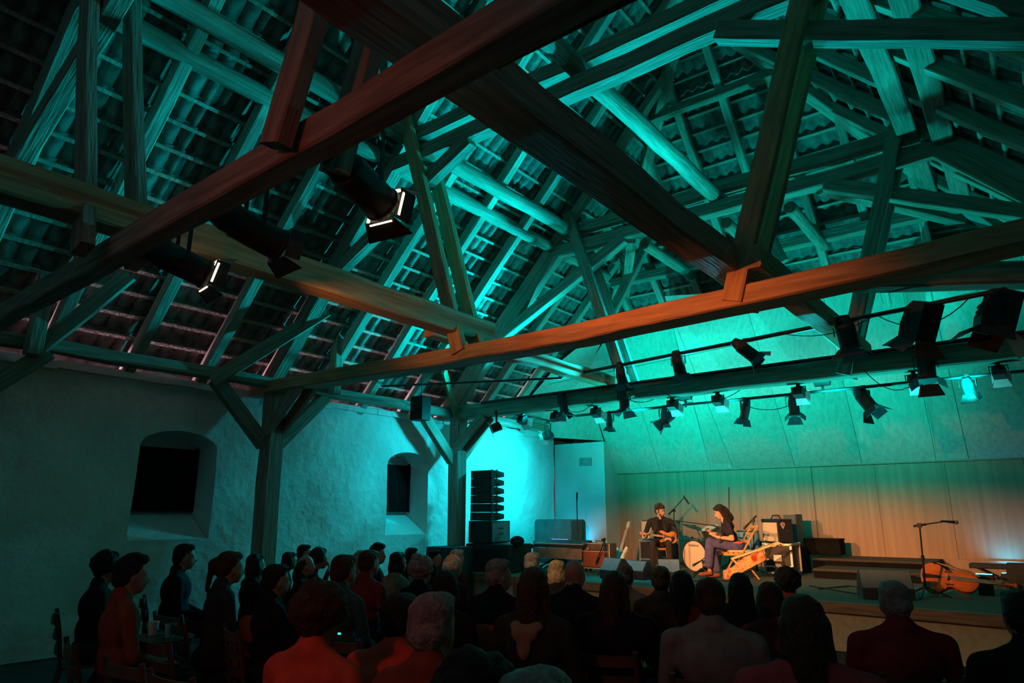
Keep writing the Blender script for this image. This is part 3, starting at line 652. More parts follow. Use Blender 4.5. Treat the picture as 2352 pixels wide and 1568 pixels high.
# ---- brown amplifier
def amp(name, label, x0, x1, y, z0, z1, dep, tolex, grille, band=None):
    t = thing(name, label, 'amplifier', ((x0 + x1) / 2, y + dep / 2, z0))
    MB().box(((x0 + x1) / 2, y + dep / 2 + .01, (z0 + z1) / 2), (x1 - x0, dep, z1 - z0)).build('cabinet', tolex, t, bevel=.012)
    zt = z1 - .03 if band is None else z1 - .16
    MB().box(((x0 + x1) / 2, y + .004, (z0 + .035 + zt) / 2), (x1 - x0 - .06, .02, zt - z0 - .035)).build('grille_cloth', grille, t)
    MB().tube([((x0 + x1) / 2 - .1, y + dep / 2, z1), ((x0 + x1) / 2 - .08, y + dep / 2, z1 + .03), ((x0 + x1) / 2 + .08, y + dep / 2, z1 + .03), ((x0 + x1) / 2 + .1, y + dep / 2, z1)], .009).build('handle', M_BLK, t)
    for x in (x0 + .03, x1 - .03):
        for z in (z0 + .02, z1 - .02): MB().box((x, y + .004, z), (.035, .03, .035)).build('corner_cap', M_ALU if band is None else M_BLK, t)
    return t
M_BRN = mat('diamond_grille', (.30, .085, .05), .8, var=.35, scale=60)
t = amp('guitar_amplifier', 'brown grille guitar amplifier with gold trim at the left of the stage', -7.42, -6.80, 11.88, ZS + .06, 1.14, .26, mat('brown_tolex', (.11, .075, .05), .7, var=.2, scale=60), M_BRN, 1)
MB().box((-7.11, 11.868, 1.055), (.57, .012, .105)).build('upper_panel', mat('upper_panel_brown', (.13, .085, .055), .7), t)
MB().box((-7.11, 11.862, .985), (.57, .012, .012)).build('gold_strip', M_TEXT, t)
for z, h in ((1.128, .01), (.672, .012)): MB().box((-7.11, 11.868, z), (.6, .014, h)).build('piping', M_TEXT, t)
for x in (-7.412, -6.808): MB().box((x, 11.868, .9), (.012, .014, .46)).build('piping', M_TEXT, t)
text('VOX', Vector((-7.32, 11.858, 1.03)), .065, FRONT, M_TEXT, t)
for x in (-7.37, -6.85):
    for y in (11.93, 12.1): MB().cyl((x - .015, y, ZS + .03), (x + .015, y, ZS + .03), .03, n=12).build('castor', M_BLK, t)
for i in range(4): MB().cyl((-7.2 + i * .09, 12.0, 1.14), (-7.2 + i * .09, 12.0, 1.165), .012, n=8).build('knob', M_ALU, t)

# ---- flight cases with an amplifier on each
def rack(label, x0, x1, y0, y1, z0, z1):
    t = thing('flight_case', label, 'case', ((x0 + x1) / 2, (y0 + y1) / 2, z0))
    MB().box(((x0 + x1) / 2, (y0 + y1) / 2, (z0 + z1) / 2 + .03), (x1 - x0 - .02, y1 - y0 - .02, z1 - z0 - .06)).build('panel_body', mat('case_laminate', (.035, .028, .026), .5, var=.2, scale=20), t)
    for x in (x0, x1):
        for y in (y0, y1): MB().box((x, y, (z0 + z1) / 2 + .03), (.035, .035, z1 - z0 - .06)).build('edge_profile', M_ALU, t)
    for z in (z0 + .06, z1):
        for y in (y0, y1): MB().box(((x0 + x1) / 2, y, z), (x1 - x0, .035, .035)).build('edge_profile', M_ALU, t)
        for x in (x0, x1): MB().box((x, (y0 + y1) / 2, z), (.035, y1 - y0, .035)).build('edge_profile', M_ALU, t)
    MB().box(((x0 + x1) / 2, y0 - .012, z0 + .17), (x1 - x0, .012, .03)).build('lid_strip', M_ALU, t)
    MB().box(((x0 + x1) / 2, y0 - .014, (z0 + z1) / 2 + .04), (.14, .014, .11)).build('recessed_handle', M_ALU, t)
    MB().box(((x0 + x1) / 2, y0 - .016, z0 + .17), (.10, .018, .10)).build('latch', M_ALU, t)
    for x in (x0, x1):
        for y in (y0, y1): MB().ell((x, y, z1), (.032, .032, .032), nu=10, nv=6).build('ball_corner', M_ALU, t)
    for x in (x0 + .06, x1 - .06):
        for y in (y0 + .06, y1 - .06): MB().cyl((x - .015, y, z0 + .03), (x + .015, y, z0 + .03), .03, n=10).build('castor', M_BLK, t)
    return t
cx = gx(1470, 13.5)
rack('silver edged flight case behind the guitarist', cx, cx + .62, 13.5, 14.0, ZS, 1.13)
amp('guitar_amplifier', 'cream grille amplifier on the flight case behind the guitarist', cx, cx + .60, 13.55, 1.15, 1.56, .24, mat('grey_tolex', (.10, .095, .085), .7), mat('cream_grille', (.62, .50, .34), .85, var=.12, scale=90))
c2 = gx(1756, 13.1)
rack('silver edged flight case right of the seated woman', c2 - .02, c2 + .46, 13.1, 13.62, ZS, 1.15)
t = thing('guitar_amplifier', 'black combo amplifier with a pale plectrum sticker on its side', 'amplifier', (c2 + .18, 13.4, 1.17))
Ra = Matrix.Rotation(R_(60), 3, 'Z'); ca = Vector((c2 + .17, 13.36, 1.385))
MB().box(ca, (.34, .42, .42), Ra).build('cabinet', M_CAB, t, bevel=.012)
MB().box(ca + Ra @ Vector((-.173, 0, -.02)), (.012, .37, .33), Ra).build('grille_cloth', mat('cream_grille', (.62, .50, .34)), t)
MB().box(ca + Ra @ Vector((-.173, 0, .185)), (.012, .40, .04), Ra).build('control_panel', M_BLK, t)
MB().tube([ca + Vector((-.09, 0, .21)), ca + Vector((-.06, 0, .27)), ca + Vector((.05, 0, .27)), ca + Vector((.08, 0, .21))], .013).build('handle', M_BLK, t)
pk = [(0, -.07)] + [(.055 * math.cos(a), .015 + .04 * math.sin(a)) for a in [R_(-10 + 20 * i) for i in range(11)]]
MB().prism(pk, ca + Ra @ Vector((-.06, -.213, .1)), Ra @ Vector((1, 0, 0)), (0, 0, 1), .004).build('plectrum_sticker', mat('plectrum_pink', (.55, .42, .40), .5), t)
for z in (.125, .105, .09): MB().box(ca + Ra @ Vector((-.06, -.219, z)), (.05, .003, .006), Ra).build('sticker_line', M_DKTXT, t)
MB().box(ca + Ra @ Vector((.04, -.213, 0)), (.014, .006, .01), Ra).build('jewel', M_ALU, t)
t = thing('tall_cabinet', 'tall grey loudspeaker cabinet standing behind the combo amplifier', 'loudspeaker', (-4.1, 14.3, ZS))
tx = gx(1775, 14.0, 1190); tx1 = gx(1827, 14.0, 1190)
MB().box(((tx + tx1) / 2, 14.25, 1.395), (tx1 - tx, .45, .57)).build('cabinet', mat('grey_cabinet', (.20, .19, .18), .8), t, bevel=.01)
MB().box((tx1 - .115, 14.02, 1.395), (.22, .02, .54)).build('grille', mat('slate_grille', (.08, .11, .13), .8, var=.2, scale=120), t)
MB().box(((tx + tx1) / 2 + .03, 14.27, .85), (tx1 - tx + .06, .5, .50)).build('base_cabinet', M_CAB, t, bevel=.01)

# ---- floor monitors
def wedge(label, x, y, w, rz, d=.46, h=.34, sc=1.):
    t = thing('floor_monitor', label, 'loudspeaker', (0, 0, 0), 0, 'wedge monitors along the stage edge')
    pr = [(0, 0), (d, 0), (d * .98, .09), (.36 * d + .05, h), (.30 * d, h), (0, .13)]
    MB().prism(pr, (w / 2, 0, 0), (0, 1, 0), (0, 0, 1), -w).build('cabinet', M_CAB, t, bevel=.01)
    a, b = Vector((0, d * .95, .11)), Vector((0, .36 * d + .07, h - .02)); n = (b - a).cross(Vector((1, 0, 0))).normalized(); n = n if n.y > 0 else -n
    MB().bar(a + n * .006, b + n * .006, w - .06, .012, n).build('grille', mat('monitor_grille', (.20, .22, .23), .75, var=.2, scale=120), t)
    a2, b2 = Vector((0, .01, .14)), Vector((0, .29 * d, h - .008)); n2 = Vector((0, -(h - .15), .28 * d)).normalized()
    MB().bar(a2 + n2 * .006, b2 + n2 * .006, w - .02, .008, n2).build('lit_back_slope', mat('monitor_back_lit_tone', (.13, .15, .16), .7, var=.1), t)  # black back slope painted grey to stand in for the cyan light on it
    for s in (-1, 1): MB().box((s * (w / 2 + .004), d * .4, h * .4), (.01, .12, .05)).build('side_handle', M_BLK, t)
    t.location = (x, y, ZS); t.rotation_euler = (0, 0, rz); return t
wedge('floor monitor wedge before the brown amplifier, its top face cyan', gx(1392, 10.75, 1310), 10.8, .44, R_(-20))
wedge('floor monitor wedge before the guitarist, its face bright cyan', gx(1538, 11.1, 1320), 11.1, .36, R_(28))
wedge('black floor monitor wedge left of the cello', gx(2050, 10.85, 1340), 10.5, .62, R_(20), .5, .36)
wedge('low black floor monitor behind the bald listener', gx(1462, 11.2, 1320), 11.0, .5, R_(-10), .44, .3)

# ---- risers, cases and bench at the back of the stage
def riser(label, x0, x1, y0, y1, z0, z1):
    t = thing('riser', label, 'platform', ((x0 + x1) / 2, (y0 + y1) / 2, z0))
    MB().box(((x0 + x1) / 2, (y0 + y1) / 2, z1 - .02), (x1 - x0, y1 - y0, .04)).build('platform_top', mat('dark_riser_carpet', (.05, .045, .04), .9, var=.2, scale=30), t)
    MB().box(((x0 + x1) / 2, y0 + .02, (z0 + z1) / 2 - .02), (x1 - x0 - .02, .03, z1 - z0 - .05)).build('skirt', M_VOID, t)
    for x in (x0 + .06, x1 - .06):
        for y in (y0 + .08, y1 - .06): MB().box((x, y, (z0 + z1) / 2 - .02), (.05, .05, z1 - z0 - .04)).build('leg', M_BLK, t)
riser('low black skirted riser in the middle of the stage', -3.5, -1.75, 13.2, 14.1, ZS, .76)
riser('higher dark riser along the foot of the shell', -3.75, -1.75, 14.15, 15.25, ZS, .88)
t = thing('black_trunk', 'black soft trunk standing on the rear riser', 'case', (-3.5, 14.6, .92))
x0, x1 = gx(1848, 14.4, 1255), gx(1930, 14.4, 1255)
MB().box(((x0 + x1) / 2, 14.6, 1.06), (x1 - x0, .4, .27)).build('body', M_VOID, t, bevel=.03); MB().box(((x0 + x1) / 2 - .01, 14.6, 1.205), (x1 - x0 + .03, .42, .04)).build('lid', M_VOID, t, bevel=.015)
MB().tube([(x0, 14.41, 1.1), (x0 - .05, 14.4, 1.16), (x0 - .1, 14.42, 1.2), (x0 - .16, 14.44, 1.1)], .008).build('strap', M_CABLE, t)
bx = gx(2235, 13.4, 1300)
t = thing('piano_bench', 'low dark bench with crossed legs beside the cello', 'bench', (bx + .3, 13.4, ZS))
MB().box((bx + .32, 13.4, ZS + .30), (.72, .34, .07)).build('seat', M_CAB, t, bevel=.012)
for y in (13.27, 13.53):
    for s in (-1, 1): MB().bar((bx + .32 - s * .26, y, ZS), (bx + .32 + s * .26, y, ZS + .27), .025, .025).build('leg', M_BLK, t)
MB().bar((bx + .32, 13.27, ZS + .14), (bx + .32, 13.53, ZS + .14), .02, .02).build('cross_bar', M_BLK, t)
t = thing('equipment_box', 'black equipment box at the right edge beside the bench', 'case', (0, 13, ZS))
MB().box((gx(2345, 12.6, 1330) + .1, 12.7, ZS + .2), (.5, .45, .38)).build('body', M_CAB, t, bevel=.01); MB().box((gx(2345, 12.6, 1330) + .1, 12.47, ZS + .2), (.3, .02, .1)).build('handle_plate', M_BLK, t)
# ---- microphone stands
def tripod(t, base, top, r=.011, leg=.3):
    base, top = Vector(base), Vector(top)
    MB().cyl(base + Vector((0, 0, .12)), base.lerp(top, .55), r * 1.3, n=8).cyl(base.lerp(top, .5), top, r, n=8).build('pole', M_BLK, t, smooth=True)
    MB().cyl(base.lerp(top, .52), base.lerp(top, .58), r * 2, n=8).build('clutch', M_BLK, t)
    for i in range(3):
        a = 2.1 * i + .4; MB().bar(base + Vector((0, 0, .14)), base + Vector((leg * math.cos(a), leg * math.sin(a), .012)), .018, .018).build('leg', M_BLK, t)
def mic(t, p, d, m=M_BLK):
    p, d = Vector(p), Vector(d).normalized()
    b = MB().lathe([(-.17, .008), (-.16, .012), (-.02, .019), (0, .021)], p, d, 12).build('microphone', m, t, smooth=True)
    MB().ell(p + d * .022, (.027, .027, .027), nu=12, nv=8).build('mesh_head', mat('mic_mesh', (.12, .12, .12), .5, metal=.5), b, smooth=True)
def stand(label, base, top, boom=None, micd=None):
    t = thing('microphone_stand', label, 'microphone stand', base); tripod(t, base, top)
    end = Vector(top)
    if boom:
        a, b = [Vector(q) for q in boom]; MB().cyl(a, b, .009, n=8).build('boom', M_BLK, t); MB().box(top, (.05, .05, .06)).build('boom_clamp', M_BLK, t)
        MB().cyl(a, a + (b - a).normalized() * .16, .016, n=8).build('counterweight', M_BLK, t); end = b
    if micd: mic(t, end + Vector(micd).normalized() * .12, micd)
    return t
q = at(1328, 1300, 1, 12.7)
stand('straight microphone stand in front of the pier on the left', (q.x, 12.7, ZS), at(1325, 1148, 1, 12.7), None, (.05, 0, 1))
q = at(2128, 1372, 1, 11.05)
stand('boom microphone stand towering over the cello', (q.x, 11.05, ZS), at(2112, 1206, 1, 11.05), (at(2098, 1208, 1, 11.05), at(2170, 1197, 1, 11.05)), (1, .6, -.1))
q = at(1548, 1300, 1, 14.1)
stand('boom stand slanting up behind the guitarist', (q.x, 14.1, ZS), at(1548, 1172, 1, 14.1), (at(1536, 1181, 1, 14.1), at(1572, 1142, 1, 14.1)), (.5, .3, -.9))
q = at(1562, 1310, 1, 12.5)
stand('boom stand right of the guitarist with a long level arm', (q.x, 12.5, ZS), at(1558, 1199, 1, 12.5), (at(1525, 1192, 1, 12.5), at(1640, 1207, 1, 12.3)), (.9, .3, -.3))
q = at(1676, 1300, 1, 14.0)
stand('tall thin overhead stand rising behind the seated woman', (q.x, 14.0, ZS), at(1674, 1118, 1, 14.0))
q = at(1733, 1310, 1, 12.9)
stand('microphone stand with a silver microphone between woman and combo amplifier', (q.x, 12.9, ZS), at(1730, 1195, 1, 12.9), (at(1737, 1184, 1, 12.9), at(1722, 1200, 1, 12.9)), (-.6, -.5, -.7))
q = at(1612, 1322, 1, 12.2)
t = stand('short microphone stand before the bass drum', (q.x, 12.2, ZS), at(1616, 1290, 1, 12.2), (at(1652, 1256, 1, 12.3), at(1606, 1290, 1, 12.15)), (-.8, .2, -.4))
q = at(1395, 1320, 1, 11.6)
stand('short microphone stand before the brown amplifier', (q.x, 11.6, ZS), at(1386, 1240, 1, 11.6), (at(1390, 1236, 1, 11.6), at(1374, 1280, 1, 11.75)), (-.5, .4, -.6))

# ---- electric guitars
def eguitar(parent, body, neckm, L=.62, sc=1.):
    """local frame: x along the neck from the body, y across, z out of the top"""
    o = [(-.20, 0), (-.19, .09), (-.12, .15), (-.03, .135), (.03, .105), (.09, .115), (.17, .155), (.22, .13), (.19, .085), (.14, .05), (.14, -.05), (.19, -.07), (.245, -.10), (.235, -.135), (.16, -.145), (.08, -.105), (.02, -.105), (-.05, -.15), (-.13, -.155), (-.19, -.10)]
    MB().prism([(x * sc, y * sc) for x, y in o], (0, 0, -.022), (1, 0, 0), (0, 1, 0), .044).build('body', body, parent, bevel=.008)
    MB().prism([(.0, -.03), (.13, -.07), (.15, .09), (-.04, .10), (-.10, .06)], (0, 0, .0225), (1, 0, 0), (0, 1, 0), .003).build('pickguard', mat('pickguard_tortoise', (.16, .09, .06), .4), parent)
    MB().bar((.10 * sc, 0, .022), (L, 0, .026), .05, .022).build('neck', neckm, parent)
    MB().prism([(0, -.022), (.03, -.035), (.16, -.05), (.19, -.02), (.15, .03), (.02, .025)], (L, 0, .012), (1, 0, 0), (0, 1, 0), .016).build('headstock', neckm, parent)
    for i in range(6): MB().cyl((L + .035 + i * .022, -.045, .02), (L + .035 + i * .022, -.065, .02), .006, n=6).build('tuning_peg', M_CHROME, parent)
    for x in (-.02, .045, .10): MB().box((x * sc, 0, .028), (.018, .075, .012)).build('pickup', M_BLK, parent)
    MB().box((-.09 * sc, 0, .03), (.03, .08, .014)).build('bridge', M_CHROME, parent)
    for i in range(6): MB().cyl((-.09 * sc, -.025 + i * .01, .041), (L + .02, -.018 + i * .0072, .041), .0012, n=4).build('string', M_CHROME, parent)
def place(t, o, x, y):
    x = Vector(x).normalized(); z = x.cross(Vector(y)).normalized(); y = z.cross(x)
    t.matrix_basis = Matrix.Translation(o) @ Matrix((x, y, z)).transposed().to_4x4()
t = thing('electric_guitar', 'cream electric guitar standing upright by the brown amplifier', 'guitar')
eguitar(t, mat('cream_lacquer', (.80, .66, .45), .35), mat('maple', (.66, .42, .20), .4))
p0, p1 = at(1423, 1281, 1, 12.7), at(1433, 1216, 1, 12.85); p0 = Vector((p0.x, p0.y, p0.z))
ax = (p1 - p0); ax = Vector((ax.x * .9, ax.y + .15, ax.z)); place(t, p0, ax, Vector((-1, .25, .1)))
t2 = thing('guitar_stand', 'small black tripod stand under the cream guitar', 'stand', (p0.x, p0.y, ZS))
MB().cyl((p0.x, p0.y + .12, ZS + .02), (p0.x + .03, p0.y + .16, ZS + .55), .011, n=8).build('pole', M_BLK, t2)
for a in (-.9, .9, 3.14): MB().bar((p0.x, p0.y + .12, ZS + .15), (p0.x + .2 * math.sin(a), p0.y + .12 - .2 * math.cos(a), ZS + .01), .014, .014).build('leg', M_BLK, t2)
for s in (-1, 1): MB().tube([(p0.x, p0.y + .12, ZS + .14), (p0.x + s * .08, p0.y + .07, ZS + .13), (p0.x + s * .08, p0.y - .05, ZS + .13)], .009).build('cradle_arm', M_BLK, t2)

# ---- pedal board
t = thing('pedal_board', 'pale pedal board with tangled leads before the guitarist', 'pedal board', (-5.9, 11.65, ZS))
px0 = gx(1462, 11.7, 1320)
MB().box((px0 + .22, 11.75, ZS + .03), (.5, .26, .05)).build('tray', M_ALU, t)
for i in range(5): MB().box((px0 + .04 + i * .09, 11.75, ZS + .075), (.07, .11, .045)).build('pedal', mat('pedal_%d' % (i % 3), ((.7, .66, .6), (.45, .42, .4), (.6, .4, .25))[i % 3], .4, metal=.2), t)
for i in range(4): MB().tube(sag((px0 + i * .1, 11.62, ZS + .06), (px0 + .14 + i * .11, 11.6, ZS + .06), -.04), .006).build('lead', mat('pale_lead', (.5, .46, .4)), t)

# ---- drum kit
t = thing('drum_kit', 'black drum kit with a cream bass drum head beside the seated woman', 'drum kit', (-5.3, 13.4, ZS))
bc = at(1596, 1284, 1, 13.0); bc.z = ZS + .302; bd = (Vector((-.9, -3.4, 0))).normalized(); M_DRUM = mat('black_shell', (.03, .032, .034), .3, var=.2, spec=.5)
MB().lathe([(-.20, .285), (.20, .285)], bc - bd * .2, bd, 32).build('bass_drum', M_DRUM, t, smooth=True)
hd = MB().lathe([(0, .28), (.008, .27), (.009, .001)], bc, bd, 32).build('bass_drum_head', mat('cream_head', (.72, .58, .42), .6, var=.06), t)
for s in (0, -.41): MB().lathe([(-.015, .285), (-.015, .30), (.02, .30), (.02, .278), (-.015, .285)], bc + bd * s, bd, 32, caps=False).build('hoop', M_DRUM, t)
Rb = Matrix((Vector((0, 0, 1)).cross(bd).normalized(), (0, 0, 1), bd)).transposed()
text('YAMAHA', bc + bd * .012 + Vector((0, 0, .19)), .06, Rb, M_DKTXT, hd)
def drum(name, c, r, h, tilt=(0, 0, 1), m=None):
    c = Vector(c); d = Vector(tilt).normalized()
    b = MB().lathe([(-h / 2, r), (h / 2, r)], c, d, 24).build(name, m or M_DRUM, t, smooth=True)
    MB().lathe([(0, r * .98), (.004, .001)], c + d * h / 2, d, 24).build('drum_head', mat('white_head', (.6, .58, .54), .5), b)
    for s in (-1, 1): MB().lathe([(-.012, r), (-.012, r + .012), (.012, r + .012), (.012, r), (-.012, r)], c + d * s * h / 2, d, 24, caps=False).build('rim', M_CHROME, b)
    for i in range(6):
        a = i * math.pi / 3; u = frame(d) @ Vector((0, math.cos(a), math.sin(a))); MB().cyl(c + u * (r + .012) - d * h * .4, c + u * (r + .012) + d * h * .4, .006, n=6).build('lug', M_CHROME, b)
drum('tom', at(1636, 1226, 1, 13.3), .17, .24, (-.2, -.35, 1)); drum('snare', at(1610, 1256, 1, 13.7), .18, .14)
drum('floor_tom', at(1719, 1243, 1, 13.6), .20, .38, (0, 0, 1), mat('blue_lit_shell', (.25, .55, .75), .3))  # blue stage light put into the floor tom's shell colour
def cymbal(c, r, tilt, base):
    c = Vector(c); d = Vector(tilt).normalized()
    MB().lathe([(0, r), (.004, r), (.02, r * .4), (.03, r * .2), (.05, r * .12), (.055, .004), (.045, .004), (.02, r * .2), (.012, r * .4)], c, d, 28).build('cymbal', mat('bronze', (.07, .06, .035), .5, metal=.6), t, smooth=True)
    base = Vector(base); mid = Vector((base.x, base.y, c.z - .2))
    MB().cyl(base, mid, .011, n=8).cyl(mid, c + d * .06, .008, n=8).build('cymbal_stand', M_CHROME, t)
    for i in range(3): MB().bar(base + Vector((0, 0, .25)), base + Vector((.24 * math.cos(2.1 * i), .24 * math.sin(2.1 * i), .01)), .016, .016).build('stand_leg', M_CHROME, t)
cc = at(1594, 1211, 1, 13.4); cymbal(cc, .23, (.30, -.02, 1), (cc.x + .05, 13.6, ZS))
cc = at(1590, 1238, 1, 14.0); cymbal(cc, .16, (0, 0, 1), (cc.x, 14.0, ZS))
tc = at(1636, 1226, 1, 13.3); MB().cyl((bc.x + .1, 13.3, bc.z + .2), tc, .014, n=8).build('tom_mount', M_CHROME, t)
for s in (-1, 1):
    MB().bar(bc - bd * .1 + Rb @ Vector((s * .2, -.2, 0)), Vector((bc.x, bc.y, ZS + .01)) + Rb @ Vector((s * .4, 0, .06)), .014, .014).build('spur', M_CHROME, t)
fx = at(1719, 1243, 1, 13.6)
for i in range(3):
    a = 2.1 * i; MB().cyl((fx.x + .21 * math.cos(a), 13.6 + .21 * math.sin(a), ZS), (fx.x + .21 * math.cos(a), 13.6 + .21 * math.sin(a), fx.z + .05), .008, n=6).build('floor_tom_leg', M_CHROME, t)
MB().cyl((fx.x, 13.95, ZS), (fx.x, 13.95, ZS + .5), .02, n=10).lathe([(0, .16), (.08, .16), (.1, .1)], (fx.x, 13.95, ZS + .48), (0, 0, 1), 18).build('throne', M_CAB, t)

# ---- cello lying on its side
M_CEL = mat('cello_varnish', (.62, .14, .025), .28, var=.25, scale=5, spec=.5)
t = thing('cello', 'orange red cello lying on its side by the right microphone stand', 'cello')
up_ = [(0, .005), (.012, .10), (.06, .175), (.13, .212), (.20, .215), (.265, .19), (.30, .155), (.31, .165), (.318, .15), (.36, .118), (.41, .115), (.455, .135), (.468, .155), (.475, .148), (.52, .163), (.58, .168), (.65, .15), (.70, .11), (.735, .05), (.745, .03)]
def cello_outline(k=1.0): return [(x - .3, y * k) for x, y in up_] + [(x - .3, -y * k) for x, y in reversed(up_)]
MB().prism(cello_outline(), (0, 0, -.06), (1, 0, 0), (0, 1, 0), .12).build('ribs', M_CEL, t, bevel=.006)
def plate(z, s):
    b = MB(); o = cello_outline(1.03); n = len(o); P = []
    for k, zz in ((1.0, 0), (.93, .010), (.7, .022), (.3, .03)): P += [((x - .07) * k + .07, y * k, z + s * zz) for x, y in o]
    b.add(P, [(r * n + i, r * n + (i + 1) % n, (r + 1) * n + (i + 1) % n, (r + 1) * n + i) for r in range(3) for i in range(n)] + [tuple(range(3 * n, 4 * n))]); return b
plate(.06, 1).build('top_plate', M_CEL, t, smooth=True); plate(-.06, -1).build('back_plate', M_CEL, t, smooth=True)
M_EBO = mat('ebony', (.02, .016, .014), .35, spec=.5)
MB().prism([(-.02, -.03), (.22, -.018), (.22, .018), (-.02, .03)], (-.26, 0, .105), (1, 0, 0), (0, 1, 0), .015).build('tailpiece', M_EBO, t)
MB().bar((.14, 0, .105), (.72, 0, .10), .05, .022).build('fingerboard', mat('worn_ebony', (.30, .22, .15), .35, spec=.5), t)
MB().prism([(-.045, 0), (.045, 0), (.03, .075), (-.03, .075)], (.04, 0, .085), (0, 1, 0), (0, 0, 1), .008).build('bridge', mat('maple', (.66, .42, .20)), t)
MB().bar((.42, 0, .05), (.73, 0, .07), .035, .04).build('neck', M_CEL, t); MB().bar((.72, 0, .08), (.86, 0, .05), .035, .05).build('pegbox', M_CEL, t)
MB().lathe([(-.03, .03), (.03, .03)], (.885, 0, .04), (0, 1, 0), 16).build('scroll', M_CEL, t, smooth=True)
for x, s in ((.75, 1), (.78, -1), (.81, 1), (.84, -1)): MB().cyl((x, 0, .07), (x, s * .07, .07), .008, n=8).build('peg', M_EBO, t)
for i in range(4): MB().tube([(-.06, -.012 + .008 * i, .122), (.045, -.018 + .012 * i, .163), (.75, -.009 + .006 * i, .116)], .0014, 4).build('string', M_CHROME, t)
for s in (-1, 1): MB().tube([(.02, s * .085, .094), (.035, s * .10, .094), (.06, s * .09, .096), (.10, s * .10, .096), (.115, s * .085, .096)], .007, 6).build('sound_hole', M_EBO, t)
MB().cyl((-.3, 0, 0), (-.36, 0, 0), .012, n=8).build('end_pin', M_CHROME, t)
a0, a1 = at(2130, 1336, 1, 11.45), at(2246, 1344, 1, 11.45)
place(t, Vector((a0.x + .20, 11.45, ZS + .215)), Vector((1, .12, -.07)), Vector((.0, .42, 1)))
t.scale = (.9, .9, .9)
b0, b1 = at(2142, 1289, 1, 11.3), at(2250, 1322, 1, 11.2)
t = thing('cello_bow', 'cello bow resting across the upper edge of the cello', 'bow', b0)
MB().tube([b0, b0.lerp(b1, .5) + Vector((0, 0, .01)), b1], .008, 6).build('stick', mat('pernambuco', (.35, .13, .05), .35), t); MB().tube([b0 + Vector((.05, 0, -.02)), b1 + Vector((0, 0, -.012))], .003, 4).build('hair', mat('horse_hair', (.7, .66, .58)), t)
MB().box(b0.lerp(b1, .05) - Vector((0, 0, .012)), (.04, .012, .02), frame(b1 - b0)).build('frog', M_EBO, t)

# ---- painted instrument leaning on the chair
t = thing('painted_bowed_instrument', 'painted wooden string instrument with long pale neck leaning before the chair', 'instrument')
def paint_mat():
    m = bpy.data.materials.new('painted_wood'); m.use_nodes = True; nt = m.node_tree; N = nt.nodes; L = nt.links; b = N['Principled BSDF']; b.inputs['Roughness'].default_value = .35
    tc = N.new('ShaderNodeTexCoord'); nz = N.new('ShaderNodeTexNoise'); nz.inputs['Scale'].default_value = 7; nz.inputs['Distortion'].default_value = 1.6; L.new(tc.outputs['Object'], nz.inputs['Vector'])
    cr = N.new('ShaderNodeValToRGB'); e = cr.color_ramp.elements; e[0].position = .3; e[0].color = (.45, .06, .02, 1); e[1].position = .72; e[1].color = (.9, .8, .6, 1)
    for p, c in ((.42, (.75, .22, .06, 1)), (.5, (.85, .45, .30, 1)), (.58, (.85, .55, .12, 1)), (.64, (.55, .25, .15, 1))): q = e.new(p); q.color = c
    L.new(nz.outputs['Fac'], cr.inputs['Fac']); L.new(cr.outputs['Color'], b.inputs['Base Color']); return m
M_PAINT = paint_mat()
A0 = at(1662, 1326, 1, 11.95); A1 = at(1765, 1248, 1, 12.2)
rt_ = Vector((math.cos(R_(YAW)), math.sin(R_(YAW)), 0))
O = at(1660, 1322, 1, 11.9)
MB().prism([(0, -.06), (.10, -.085), (.42, -.05), (.78, -.02), (.80, .15), (.45, .13), (.22, .06), (.05, .07)], (0, 0, -.05), (1, 0, 0), (0, 1, 0), .10).build('sound_box', M_PAINT, t, bevel=.01)
MB().box((.795, .06, 0), (.02, .16, .1)).build('end_block', mat('brown_block', (.30, .16, .10), .5), t)
M_PALE = mat('pale_neck', (.80, .62, .32), .4)
MB().bar((.26, .20, 0), (1.02, .155, 0), .03, .03).build('neck', M_PALE, t)
MB().prism([(.98, .13), (1.05, .115), (1.15, .09), (1.19, .06), (1.21, .09), (1.12, .165), (1.0, .18)], (0, 0, -.015), (1, 0, 0), (0, 1, 0), .03).build('headstock', M_PALE, t)
MB().prism([(.72, .185), (.80, .18), (.80, .02), (.86, -.04), (.82, -.05), (.755, .03)], (0, 0, -.012), (1, 0, 0), (0, 1, 0), .024).build('support_bracket', M_PALE, t)
MB().prism([(.24, .21), (.27, .21), (.33, .08), (.30, .08)], (0, 0, -.01), (1, 0, 0), (0, 1, 0), .02).build('bridge_strut', M_PALE, t)
for x in (1.06, 1.09, 1.13): MB().cyl((x, .12, .01), (x, .12, .05), .01, n=8).build('tuning_peg', M_EBO, t)
for i in range(3): MB().cyl((.25, .222, -.01 + .01 * i), (1.04, .178, -.006 + .006 * i), .0016, n=4).build('string', M_CHROME, t)

place(t, O, rt_ * .93 + Vector((0, 0, .36)), Vector((.12, -.05, 1)))
# ---- cables on the deck
for i, (pts, l) in enumerate([([(1880, 1352), (1950, 1345), (2010, 1352), (2030, 1362)], 'loose cable curling on the grey deck before the riser'), ([(1860, 1345), (1960, 1362), (2000, 1366)], 'thin cable along the grey deck left of the wedge'), ([(1590, 1334), (1640, 1332), (1700, 1336)], 'cable on the deck at the feet of the seated woman'), ([(1400, 1325), (1440, 1322), (1480, 1328)], 'cable on the deck by the pedal board')]):
    P = [at(x, y, 2, ZS + .012) for x, y in pts]; tag(MB().tube(P, .010, 6).build('cable', M_CABLE, smooth=True), l, 'cable', 'cables on the deck')
